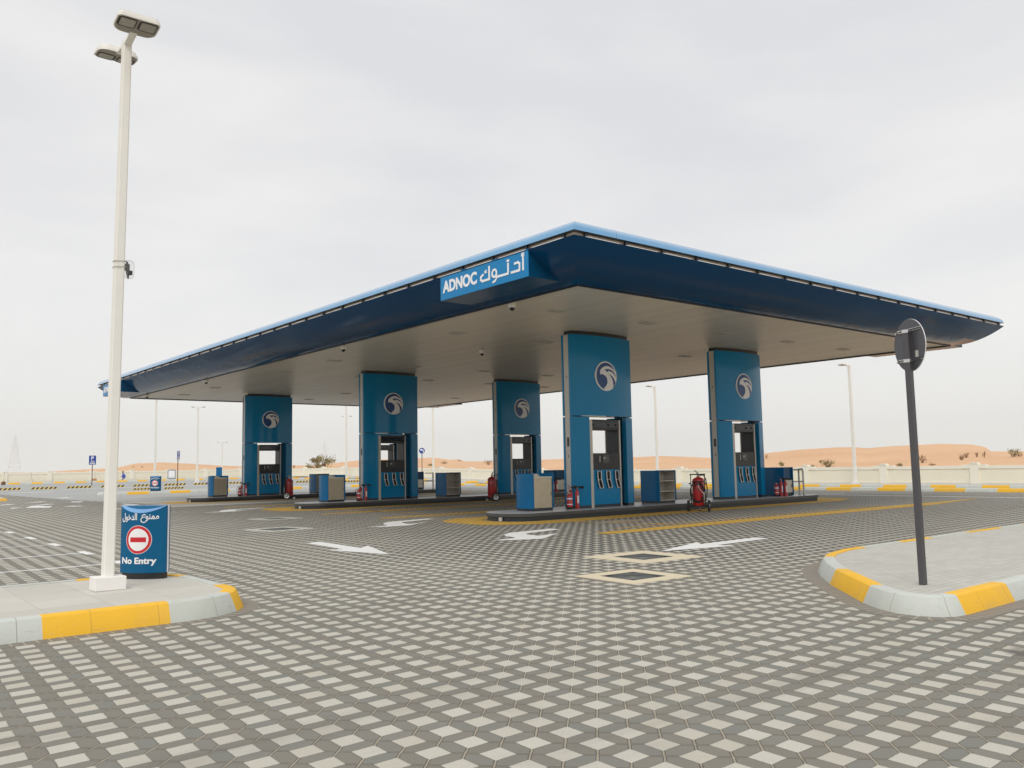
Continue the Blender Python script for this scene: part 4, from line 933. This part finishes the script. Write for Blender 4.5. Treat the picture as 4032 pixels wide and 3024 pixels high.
def lamp_post(x, y, label, h=6.75, zb=None, angs=(-1.6, 1.55), base=.15, g=None, thin=False):
    zb = gz(x, y) if zb is None else zb
    t = thing('lamp_post', label, 'lamp post', (x, y, zb), 0, g)
    bm = B(); a, b = (.060, .050) if thin else (.082, .066); v = []
    for q, z in ((a, base), (b, h+.06)): v.append([bm.verts.new((sx*q, sy*q, z)) for sx, sy in ((-1, -1), (1, -1), (1, 1), (-1, 1))])
    for j in range(4): bm.faces.new((v[0][j], v[0][(j+1) % 4], v[1][(j+1) % 4], v[1][j]))
    bm.faces.new(v[1]); bmesh.ops.bevel(bm, geom=[e for e in bm.edges if abs(e.verts[0].co.z-e.verts[1].co.z) > 1], offset=.014, segments=3, affect='EDGES')
    obj('pole', bm, M_white, t, smooth=True)
    bm = B(); box(bm, -.16, .17, -.13, .13, 0, base, .008); obj('concrete_base', bm, mat('painted_plinth', (.83, .81, .79), .7, 0, .03, 6), t)
    for a_ in angs: lamp_head(t, 0, 0, h, a_)
    return t
main_lamp = lamp_post(2.665, 10.60, 'tall white square lamp post with two flat heads on the left kerb island', h=6.46, zb=.19, angs=(R(-92), R(90)), thin=True); main_lamp.rotation_euler = (0, R(.55), 0)
# antenna strapped to the near lamp post
an = thing('pole_antenna', 'small grid antenna strapped to the tall white lamp post', 'antenna', (2.705, 10.60, 3.92), R(0)); an.scale = (.72, .72, 1)
bm = B()
for z in (.0, .07):
    P = [(-.086, -.086, z-.012), (.086, -.088, z), (.088, .086, z), (-.086, .086, z)]; tube(bm, P, .0045, 5, closed=True)
obj('steel_strap', bm, mat('strap', (.3, .28, .22), .4, .6), an)
bm = B(); box(bm, .086, .16, -.02, .03, -.03, .05, .004); box(bm, .15, .20, -.04, .02, -.08, -.03, .006); tube(bm, [(.13, 0, -.03), (.135, -.01, -.09), (.14, -.01, -.13)], [.03, .022, .01], 8); tube(bm, [(.12, 0, .05), (.125, 0, .075)], .018, 8); obj('bracket_motor', bm, M_dark, an)
bm = B(); P = rrect(.06, .225, -.125, .09, .06, 6); tube(bm, [(x, -.03, z+.0) for x, z in P], .0035, 5, closed=True)
for k in range(1, 13):
    x = .06+.165*k/13; tube(bm, [(x, -.03, -.12), (x, -.03, .085)], .0009, 3)
for k in range(1, 15):
    z = -.125+.215*k/15; tube(bm, [(.065, -.03, z), (.22, -.03, z)], .0009, 3)
obj('wire_grid', bm, M_strip, an)
gl = 'white lamp posts beyond the canopy'
lamp_post(46.1, 25.75, 'white lamp post with one arm, at the right in front of the dunes', 6.75, zb=.13, angs=(R(160),), g=gl)
lamp_post(46.1, 40.5, 'white lamp post with one arm, between the two nearest pump pillars', 6.75, zb=.13, angs=(R(160),), g=gl)
lamp_post(46.1, 68.6, 'white lamp post right of the round left-turn sign', 6.9, angs=(R(160), R(-20)), g=gl)
lamp_post(42.6, 79.4, 'taller looking white lamp post of the pair left of the middle pillar', 7.5, angs=(R(140), R(-40)), g=gl)
lamp_post(47.0*.985, 86.2, 'shorter looking white lamp post of the pair left of the middle pillar', 6.75, angs=(R(140), R(-40)), g=gl)
lamp_post(27.5, 79.7, 'white double headed lamp post behind the black and yellow wheel stops', 6.9, angs=(R(155), R(-25)), base=.35, g=gl)
lamp_post(21.7, 72.8, 'white lamp post behind the far no entry sign', 7.1, angs=(R(155), R(-25)), base=.35, g=gl)
lamp_post(37.6, 85.0, 'faint white lamp post just left of the farthest pump pillar', 7.6, angs=(R(150), R(-30)), g=gl)
lamp_post(37.0, 99.0, 'distant thin white lamp post near the back wall', 4.2, angs=(R(150), R(-30)), g=gl)

# ------------------------------------------------------------------ no entry signs
def no_entry(loc, rz, label, s=1.0):
    t = thing('no_entry_sign', label, 'sign', loc, rz, 'curved blue no entry signs'); t.scale = (s, s, s)
    hw = .305; f = lambda x: -(.045+.085*(1-(x/hw)**2)); n = 14; zt = lambda x: .895-.085*(1-(x/hw)**2)
    for sg in (1, -1):
        bm = B(); a = []
        for k in range(n+1):
            x = -hw+2*hw*k/n; a.append([bm.verts.new((x, sg*f(x), .075)), bm.verts.new((x, sg*f(x), zt(x))), bm.verts.new((x, -sg*.012, .90)), bm.verts.new((x, -sg*.012, .075))])
        for p_, q_ in zip(a, a[1:]):
            for j in range(4): bm.faces.new((p_[j], q_[j], q_[(j+1) % 4], p_[(j+1) % 4]))
        bm.faces.new(a[0]); bm.faces.new(a[-1][::-1]); pn = obj('curved_panel', bm, M_blues if sg == 1 else M_blued, t, smooth=True)
        if sg == 1: front = pn
    for sg in (-1, 1):
        bm = B(); a, b = sorted((sg*(hw-.002), sg*(hw+.008))); box(bm, a, b, -.012, .012, .075, .905); obj('edge_strip', bm, M_whitel, t)
    bm = B(); poly = [(-hw*.93+2*hw*.93*k/n, f(-hw+2*hw*k/n)*.9) for k in range(n+1)]+[(hw*.93-2*hw*.93*k/n, -f(-hw+2*hw*k/n)*.9) for k in range(n+1)]
    prism(bm, poly, 0, .074); obj('black_plinth', bm, M_black, t)
    bm = B(); rows = [[bm.verts.new((-hw+2*hw*k/n, yy*f(-hw+2*hw*k/n)*1.01, (zt(-hw+2*hw*k/n) if yy else .9)+.004)) for k in range(n+1)] for yy in (1, 0, -1)]
    for p_, q_ in zip(rows, rows[1:]):
        for k in range(n): bm.faces.new((p_[k], p_[k+1], q_[k+1], q_[k]))
    obj('top_plate', bm, mat('skylit_blue_top', (.16, .36, .66), .3, 0, .03), t)  # skylight on the upward face is put into this paler blue
    def lay(bm, nm, m, off):
        for v in bm.verts: v.co.y -= off
        bend(bm, f, -hw, hw, 14); obj(nm, bm, m, front)
    cx = -.02
    def disc(r, zc, th=.002): bm = B(); plate(bm, [(cx+x, zc+z) for x, z in circ(0, 0, r, 48)], -th/2, th/2); return bm
    lay(disc(.176, .485), 'sign_rim', M_whitel, .002); lay(disc(.170, .485), 'red_ring', M_redsign, .0035); lay(disc(.137, .485), 'white_disc', M_whitel, .005)
    bm = B(); plate(bm, [(cx-.108, .455), (cx+.108, .455), (cx+.108, .515), (cx-.108, .515)], -.001, .001); lay(bm, 'red_bar', M_redsign, .0065)
    bm = text_bm('No Entry', .105, .0035, width=.475, ext=.002)
    for v in bm.verts: v.co.z += .215; v.co.x += cx-.005
    lay(bm, 'latin_lettering', M_whitel, .003)
    ar = B()
    for body, w_, xc, zc in (('\uFEDD\uFEEE\uFEA7\uFEAA\uFEDF\uFE8D', .235, -.135, .757), ('\uFEEE\uFEE8\uFEE4\uFEE3', .155, .172, .752)):
        b1 = text_bm(body, .115, .002, width=w_, ext=.002)
        for v in b1.verts: v.co.x += xc+cx; v.co.z += zc
        tm = bpy.data.meshes.new('tmp'); b1.to_mesh(tm); b1.free(); ar.from_mesh(tm); bpy.data.meshes.remove(tm)
    q_ = lambda P: [(x*.85+.066+cx, 0, z*.85+.757) for x, z in P]
    tube(ar, q_([(.036, .036), (.008, .046), (-.018, .028), (-.014, .004), (.03, .008)]), .0065, 6)
    tube(ar, q_([(-.014, .004), (-.038, -.028), (-.026, -.060), (.008, -.072), (.04, -.060)]), .0065, 6)
    lay(ar, 'arabic_lettering', M_whitel, .003)
    return t
no_entry((3.30, 11.40, .188), R(-47.4), 'blue curved No Entry sign with red ring, beside the tall white lamp post')
no_entry((17.75, 59.3, .27), R(-28), 'distant blue No Entry sign standing on the far yellow and white kerb', 1.12)

# ------------------------------------------------------------------ round sign seen from behind
rs_ = thing('round_traffic_sign', 'round traffic sign seen from its grey back on a leaning grey pole, right kerb island', 'traffic sign', (9.16, 4.42, .17), 0)
bm = B(); box(bm, -.036, .036, -.03, .03, 0, 2.72, .006); obj('pole', bm, M_pole, rs_)
az = R(-32); nrm_ = Vector((math.cos(az), math.sin(az), 0)); pl = Vector((-math.sin(az), math.cos(az), 0)); cc = Vector((.0, 0, 2.555))+nrm_*.05+pl*.045
def ringpts(r, off, n=48): return [cc+nrm_*off+(pl*math.cos(2*PI*k/n)+Vector((0, 0, 1))*math.sin(2*PI*k/n))*r for k in range(n)]
def disc3(r, o0, o1):
    bm = B(); a = [bm.verts.new(p_) for p_ in ringpts(r, o0)]; b = [bm.verts.new(p_) for p_ in ringpts(r, o1)]
    for j in range(48): bm.faces.new((a[j], a[(j+1) % 48], b[(j+1) % 48], b[j]))
    bm.faces.new(a[::-1]); bm.faces.new(b); return bm
d_ = obj('sign_disc', disc3(.285, 0, .004), mat('sign_back_grey', (.10, .10, .115), .5, .1, .12, 5), rs_)
obj('white_face', disc3(.287, .0042, .012), M_whitel, d_)
for z in (2.38, 2.70):
    bm = B(); q = cc+Vector((0, 0, z-2.55))
    tube(bm, [q-nrm_*.006+pl*.20, q-nrm_*.006-pl*.22], .007, 5); tube(bm, [q-nrm_*.010+pl*.20+Vector((0, 0, .022)), q-nrm_*.010-pl*.22+Vector((0, 0, .022))], .005, 5)
    box(bm, -.040, .040, -.035, .034, z-.018, z+.018); tube(bm, [q+pl*.20-nrm_*.03, q+pl*.20-nrm_*.0+Vector((0, 0, -.0))], .012, 6); obj('clamp', bm, M_chrome, rs_)
bm = B(); q = cc-pl*.10-nrm_*.002+Vector((0, 0, -.14)); a = [q, q-pl*.06, q-pl*.06+Vector((0, 0, .07)), q+Vector((0, 0, .07))]; bm.faces.new([bm.verts.new(x) for x in a]); obj('sticker', bm, M_strip, rs_)
rs_.rotation_euler = (R(.3), R(-1.0), 0)

# ------------------------------------------------------------------ far signs
def pole_sign(x, y, label, zc, kind, rz, w_=.55, h_=.78, back=False):
    t = thing('parking_sign' if kind == 'P' else 'turn_left_sign', label, 'traffic sign', (x, y, gz(x, y)), rz)
    bm = B(); tube(bm, [(0, .03, 0), (0, .03, zc)], .035, 8); obj('pole', bm, M_rust, t)
    if kind == 'P':
        bm = B(); box(bm, -w_/2, w_/2, -.02, .0, zc-h_/2, zc+h_/2, .01); p_ = obj('sign_plate', bm, M_navy2, t)
        bm = text_bm('P', .42, .012, ext=.01)
        for v in bm.verts: v.co.z += zc+.17; v.co.y -= .026
        obj('letter', bm, M_whitel, p_)
        bm = B(); [box(bm, -a, a, -.03, -.021, zc+b, zc+b+c_) for a, b, c_ in ((.12, -.08, .03), (.2, -.16, .035), (.16, -.235, .03), (.21, -.33, .06))]; obj('small_print', bm, M_whitel, p_)
    else:
        bm = B(); plate(bm, [(a, zc+b) for a, b in circ(0, 0, w_/2, 36)], -.02, 0); p_ = obj('sign_plate', bm, M_navy2, t)
        bm = B(); r = w_/2; plate(bm, [(r*a, zc+r*b) for a, b in ((-.72, .28), (-.22, .72), (-.1, .50), (.42, .48), (.62, .28), (.62, -.68), (.34, -.68), (.34, .16), (-.1, .16), (-.1, -.08), (-.22, -.1))], -.03, -.021); obj('arrow', bm, M_whitel, p_)
    return t
M_navy2 = mat('traffic_blue', (.012, .06, .34), .4, 0, .05)
pole_sign(18.6, 79.7, 'blue P parking sign facing us on a brown pole, left of the tall lamp post', 2.15, 'P', R(-12))
pole_sign(22.65, 70.0, 'blue parking sign turned sideways, right of the far no entry sign', 2.5, 'P', R(50), .5, .72)
pole_sign(45.4, 69.5, 'round blue left-turn sign beside the middle pump pillar', 2.8, 'L', R(-33), .56)

# notice board
nb = thing('notice_board', 'small framed white notice board in front of the back wall', 'notice board', (31.2, 98.6, .75), R(-20))
bm = B(); box(bm, -.42, .42, -.02, .02, 0, 1.05, .01); obj('frame', bm, mat('board_frame', (.20, .25, .30), .5), nb)
bm = B(); box(bm, -.33, .33, -.03, -.021, .14, .95); pf = obj('white_panel', bm, M_whitel, nb)
bm = B(); [box(bm, a, a+.1, -.034, -.031, .22, .32) for a in (-.22, .08)]; obj('printed_symbol', bm, M_strip, pf)
# blue panel standing behind the far left bin
bp_ = thing('blue_info_panel', 'plain blue upright panel rising behind the far left bin', 'panel', (23.5, 63.4, gz(23, 63)), R(-28))
bm = B(); box(bm, -.21, .21, -.06, .06, .05, 1.62, .02); obj('panel_body', bm, M_bluek, bp_); bm = B(); box(bm, -.18, .18, -.05, .05, 0, .05); obj('plinth', bm, M_black, bp_)

# ------------------------------------------------------------------ wheel stops
def stripes_mat():
    m = bpy.data.materials.new('black_yellow_stripes'); m.use_nodes = True; nt = m.node_tree; p = nt.nodes['Principled BSDF']
    tcn = node(nt, 'ShaderNodeTexCoord'); sp = node(nt, 'ShaderNodeSeparateXYZ'); nt.links.new(tcn.outputs['Object'], sp.inputs[0])
    f = mth(nt, 'FRACT', mth(nt, 'MULTIPLY', mth(nt, 'SUBTRACT', sp.outputs[0], mth(nt, 'MULTIPLY', sp.outputs[2], .9)), 1/.3))
    c = mixc(nt, mth(nt, 'LESS_THAN', f, .5), (.78, .55, .12), (.02, .02, .02)); nt.links.new(c, p.inputs['Base Color']); p.inputs['Roughness'].default_value = .7; return m
M_str = stripes_mat()
def stop(x, y, label, g, s=1):
    bm = B(); vs = []
    for xx in (-.88, .88): vs.append([bm.verts.new((xx*(1 if z < .05 else .97), yy, z)) for yy, z in ((-.09, 0), (-.065, .15), (.065, .15), (.09, 0))])
    a, b = vs
    for j in range(4): bm.faces.new((a[j], a[(j+1) % 4], b[(j+1) % 4], b[j]))
    bm.faces.new(a[::-1]); bm.faces.new(b); o = obj('wheel_stop', bm, M_str, loc=(x, y, gz(x, y)+.004)); o.scale = (s, s, s); return tag(o, label, 'wheel stop', g)
ords = ('first', 'second', 'third', 'fourth', 'fifth', 'sixth', 'seventh', 'eighth')
for k in range(8): stop(11.35+2.45*k, 73.4+.05*k, f'black and yellow wheel stop, {ords[k]} from the left in the far parking row', 'wheel stops in the far parking row')
for k, (x, y) in enumerate(((37.9, 69.4), (34.4, 71.8))): stop(x, y, ('black and yellow wheel stop beside the trio of extinguishers at the middle island', 'black and yellow wheel stop by the base of the paired lamp posts')[k], 'wheel stops in the far parking row')
for k, x in enumerate((19.0, 21.2)): stop(x, 66.4, ('low wheel stop left of the far no entry sign', 'low wheel stop right of the far no entry sign')[k], 'low wheel stops behind the far kerb', .8)

# ------------------------------------------------------------------ people
def person(loc, rz, label):
    t = thing('person', label, 'person', loc, rz)
    # crouching on the heels, facing +x
    J = {'pel': (0, 0, .26), 'sp1': (.03, 0, .42), 'sp2': (.12, 0, .60), 'nk': (.22, 0, .71), 'hd': (.27, 0, .85),
         'hl': (.06, .10, .22), 'kl': (.30, .13, .46), 'al': (.18, .12, .09), 'tl': (.32, .13, .035), 'hr': (.06, -.10, .22), 'kr': (.29, -.13, .47), 'ar': (.17, -.12, .09), 'tr': (.31, -.13, .035),
         'sl': (.17, .17, .62), 'el': (.30, .22, .44), 'wl': (.40, .09, .40), 'sr': (.17, -.17, .62), 'er': (.30, -.21, .44), 'wr': (.41, -.07, .41)}
    rad = dict(pel=.17, sp1=.165, sp2=.16, nk=.06, hd=.09, hl=.10, kl=.065, al=.045, tl=.04, hr=.10, kr=.065, ar=.045, tr=.04, sl=.07, el=.045, wl=.032, sr=.07, er=.045, wr=.032)
    E = [('pel', 'sp1'), ('sp1', 'sp2'), ('sp2', 'nk'), ('nk', 'hd'), ('pel', 'hl'), ('hl', 'kl'), ('kl', 'al'), ('al', 'tl'), ('pel', 'hr'), ('hr', 'kr'), ('kr', 'ar'), ('ar', 'tr'), ('sp2', 'sl'), ('sl', 'el'), ('el', 'wl'), ('sp2', 'sr'), ('sr', 'er'), ('er', 'wr')]
    ks = list(J); me = bpy.data.meshes.new('body'); me.from_pydata([J[k] for k in ks], [(ks.index(a), ks.index(b)) for a, b in E], [])
    o = bpy.data.objects.new('body', me); COL.objects.link(o); md = o.modifiers.new('s', 'SKIN'); 
    for v, k in zip(me.skin_vertices[0].data, ks): v.radius = (rad[k], rad[k])
    me.skin_vertices[0].data[0].use_root = True; o.modifiers.new('u', 'SUBSURF').levels = 1
    bpy.context.view_layer.update(); m2 = bpy.data.meshes.new_from_object(o.evaluated_get(bpy.context.evaluated_depsgraph_get())); bpy.data.objects.remove(o)
    m2.materials.clear(); m2.materials.append(M_skin); m2.materials.append(M_cover); m2.materials.append(M_cloth)
    for p_ in m2.polygons:
        c_ = p_.center; p_.use_smooth = True
        p_.material_index = 0 if (c_.z > .72 or (c_.x > .375 and c_.z > .3 and c_.z < .6)) else (2 if c_.z < .12 else 1)
    b = bpy.data.objects.new('body', m2); COL.objects.link(b); b.parent = t
    bm = B(); bmesh.ops.create_icosphere(bm, subdivisions=2, radius=.105)
    for v in bm.verts: v.co = Vector((v.co.x*1.05+.255, v.co.y*.9, v.co.z*.95+.885))
    bmesh.ops.delete(bm, geom=[v for v in bm.verts if v.co.x > .30 and v.co.z < .89], context='VERTS'); obj('hair', bm, M_hair, b, smooth='keep')
    bm = B()
    for s in (1, -1):
        for k in range(4): tube(bm, [(.405, s*.08-s*.012*k, .41), (.445+.004*k, s*.07-s*.014*k, .40), (.46, s*.065-s*.014*k, .37-.004*k)], .008, 5)
        tube(bm, [(.40, s*.05, .415), (.425, s*.03, .43)], .009, 5)
    for s in (1, -1): tube(bm, [(.355, s*.035, .865), (.36, s*.035, .865)], .012, 6)
    tube(bm, [(.35, 0, .86), (.375, 0, .835)], .013, 6); obj('face_and_fingers', bm, M_skin, b)
    return t
person((26.2, 98.2, .77), R(165), 'person in blue overalls crouching at the back wall, half behind the tall lamp post')
person((23.0, 64.2, gz(23, 64)), R(-40), 'person in blue overalls squatting behind the far left bin, back turned')

# leaning stick with a brown pot
sk = thing('plant_stake', 'thin stake with a round brown clump at the left back wall', 'stake', (14.2, 94.0, .6), 0)
bm = B(); tube(bm, [(0, 0, 0), (.05, .1, 1.25)], .014, 5); obj('stick', bm, M_rust, sk)
bm = B(); bmesh.ops.create_icosphere(bm, subdivisions=3, radius=.2)
for v in bm.verts: v.co *= 1+.25*noise.noise(v.co*9); v.co.z += .16
obj('brown_clump', bm, mat('brown_clump', (.20, .10, .04), .9), sk)
bx_ = B(); box(bx_, -.2, .2, -.15, .15, 0, .24, .01); o = obj('cardboard_box', bx_, mat('brown_card', (.55, .27, .10), .9), loc=(23.0, 97.6, .77)); tag(o, 'small orange brown box at the foot of the back wall', 'box')
st = thing('cable_stake', 'thin dark cable hanging down the back wall at a pier', 'cable', (18.0, 103.0, .7), 0)
bm = B(); tube(bm, [(0, -.2, 1.1), (.05, -.2, .7), (.16, -.25, .1), (.2, -.3, 0)], .012, 5); obj('cable', bm, M_rust, st)

# ------------------------------------------------------------------ desert plants
def leaf_mat(name, a, b):
    m = bpy.data.materials.new(name); m.use_nodes = True; nt = m.node_tree; p = nt.nodes['Principled BSDF']
    geo = node(nt, 'ShaderNodeNewGeometry'); c = mixc(nt, geo.outputs['Random Per Island'], a, b); nt.links.new(c, p.inputs['Base Color']); p.inputs['Roughness'].default_value = .8; return m
M_leaf = leaf_mat('dusty_leaves', (.26, .26, .12), (.46, .42, .24)); M_leafd = leaf_mat('dry_twigs', (.30, .19, .10), (.50, .34, .19))
def ray_ground(px, py):
    d = Fv+R2*((px-2016)/3374.5)-U2*((py-1512)/3374.5); t = 40
    while t < 500:
        q = Vector((0, 0, 1.5))+d*t
        if q.z < terr(q.x, q.y) and (q.x > 48.5 or q.y > 104.5): return q
        t += .25
    return Vector((0, 0, 1.5))+d*150
def shrub(x, y, z, w_, h_, m, label, seed, n=260, cat='shrub', name='desert_shrub'):
    if cat == 'shrub': w_ *= .6; h_ *= .6
    random.seed(seed); t = thing(name, label, cat, (x, y, z), 0, 'shrubs on the dunes' if cat == 'shrub' else None)
    bm = B()
    for k in range(9):
        a = random.random()*6.28; tube(bm, [(0, 0, -.1), (w_*.2*math.cos(a), w_*.2*math.sin(a), h_*.45), (w_*.42*math.cos(a), w_*.42*math.sin(a), h_*(.7+.3*random.random()))], [.035*h_, .02*h_, .008*h_], 5)
    obj('stem', bm, M_rust, t)
    bm = B(); cl = [(random.uniform(-.36, .36)*w_, random.uniform(-.36, .36)*w_, random.uniform(.25, .85)*h_, random.uniform(.12, .24)) for _ in range(11)]
    for k in range(n):
        c_ = random.choice(cl); d = Vector((random.gauss(0, 1), random.gauss(0, 1), random.gauss(0, .8)))*c_[3]*w_*.5; q = Vector(c_[:3])+d
        if q.z < 0: q.z = abs(q.z)*.4
        u_ = Vector((random.gauss(0, 1), random.gauss(0, 1), random.gauss(0, 1))).normalized(); v_ = u_.cross(Vector((.3, .5, .8))).normalized(); s = .045*w_+.02*random.random()
        bm.faces.new([bm.verts.new(q+u_*s), bm.verts.new(q+v_*s*.5), bm.verts.new(q-u_*s), bm.verts.new(q-v_*s*.5)])
    obj('foliage', bm, m, t, smooth='keep')
    return t
SH = [(3262, 1842, 2.2, 1.1, 0, 'largest green shrub on the dune, right of the pump pillars'), (3232, 1824, .8, .6, 0, 'small green shrub just left of the largest one'), (3078, 1835, 1.5, .7, 0, 'olive shrub over the wall beside the right pump pillar'), (3196, 1843, 1.4, .5, 0, 'low shrub behind the first wall pier on the right'),
      (3632, 1823, 1.3, 1.3, 1, 'dry upright shrub on the dune just right of the grey sign pole'), (3787, 1812, .9, 1.0, 1, 'dry shrub, left of a close pair on the right dune'), (3805, 1803, .8, .9, 1, 'dry shrub, right of a close pair on the right dune'), (3875, 1802, .6, 1.1, 1, 'thin dry shrub under the steep end of the dune'), (3847, 1800, .5, .9, 1, 'very thin dry twig shrub right of the close pair'),
      (3990, 1800, 2.0, 1.5, 0, 'bushy shrub near the right edge of the picture'), (4015, 1798, 1.0, .9, 1, 'dry shrub at the very right edge'), (3541, 1838, 1.0, .5, 0, 'flat shrub over the wall left of the grey sign pole'), (3670, 1833, 1.0, .3, 1, 'flat dark twigs on the sand right of the grey sign pole'),
      (3018, 1806, .7, .9, 1, 'dry shrub touching the right pump pillar outline'), (1745, 1826, 2.4, .7, 1, 'dark slanting twigs on the dune right of the round blue sign'), (1808, 1815, 1.6, .4, 1, 'small dark bush on the dune crest in the middle'), (1698, 1834, 1.8, .5, 0, 'pale shrub on the dune beside the round blue sign'), (1923, 1812, 2.6, 1.6, 1, 'dry twiggy bush on the crest left of the rear pump pillar'),
      (1157, 1843, 1.2, 1.1, 1, 'brown shrub over the wall right of the farthest pump pillar'), (524, 1840, .9, .4, 1, 'small dark shrub, left of two on the far left dune'), (560, 1840, .9, .4, 1, 'small dark shrub, right of two on the far left dune')]
for k, (px, py, w_, h_, d_, lab) in enumerate(SH):
    q = ray_ground(px, py); shrub(q.x, q.y, terr(q.x, q.y)-.05, w_, h_, M_leafd if d_ else M_leaf, lab, 50+k, 170 if d_ else 300)
q = ray_ground(1258, 1846); shrub(54.5, 109, .9, 3.2, 2.7, M_leaf, 'green bushy tree above the wall, left of the paired lamp posts', 5, 900, 'tree', 'bushy_tree')

# ------------------------------------------------------------------ pylons
def pylon(az, dist, H_, wb, label, arms):
    x, y = dist*math.cos(R(az)), dist*math.sin(R(az)); t = thing('power_pylon', label, 'pylon', (x, y, -1.0), R(az), 'power pylons beyond the desert')
    bm = B(); r = .085
    wd = lambda z: wb/2*(1-z/H_)**1.15*.9+.45 if z < H_*.97 else .2
    lv = [H_*q for q in (0, .13, .25, .36, .46, .55, .63, .70, .77, .83, .89, .94, .98)]
    C = lambda z: [Vector((sx*wd(z), sy*wd(z), z)) for sx, sy in ((-1, -1), (1, -1), (1, 1), (-1, 1))]
    for a, b in zip(lv, lv[1:]):
        A_, B_ = C(a), C(b)
        for k in range(4):
            tube(bm, [A_[k], B_[k]], r, 4); tube(bm, [A_[k], B_[(k+1) % 4]], r*.6, 3); tube(bm, [A_[(k+1) % 4], B_[k]], r*.6, 3); tube(bm, [B_[k], B_[(k+1) % 4]], r*.6, 3)
    tube(bm, [(0, 0, H_*.96), (0, 0, H_*1.04)], r, 4); obj('lattice_tower', bm, M_pylon, t)
    for z, a in arms:
        bm = B(); zz = z*H_
        for s in (-1, 1): tube(bm, [(0, s*wd(zz), zz), (0, s*a, zz+.2)], r*.8, 4); tube(bm, [(0, s*wd(zz), zz+2.2), (0, s*a, zz+.2)], r*.6, 4); tube(bm, [(0, s*a, zz+.2), (0, s*a, zz-1.6)], r*.5, 4)
        obj('cross_arm', bm, M_pylon, t)
pylon(80.9, 900, 38.5, 13, 'faint grey lattice pylon at the left edge', ((.60, 3.4), (.74, 3.3)))
pylon(63.17, 1000, 34.5, 9, 'faint grey lattice pylon between the far and middle pump pillars', ((.42, 5), (.60, 5), (.76, 4.6)))

# ------------------------------------------------------------------ haze
hz = B(); box(hz, -300, 1300, -300, 1300, -2.2, 60)
mh = bpy.data.materials.new('haze_air'); mh.use_nodes = True; nt = mh.node_tree; nt.nodes.clear()
vo = node(nt, 'ShaderNodeVolumePrincipled'); vo.inputs['Color'].default_value = (1, .99, .965, 1); vo.inputs['Density'].default_value = .00022; oo = node(nt, 'ShaderNodeOutputMaterial'); nt.links.new(vo.outputs[0], oo.inputs['Volume'])
USE_HAZE = True
if USE_HAZE: tag(obj('haze', hz, mh), kind='stuff')
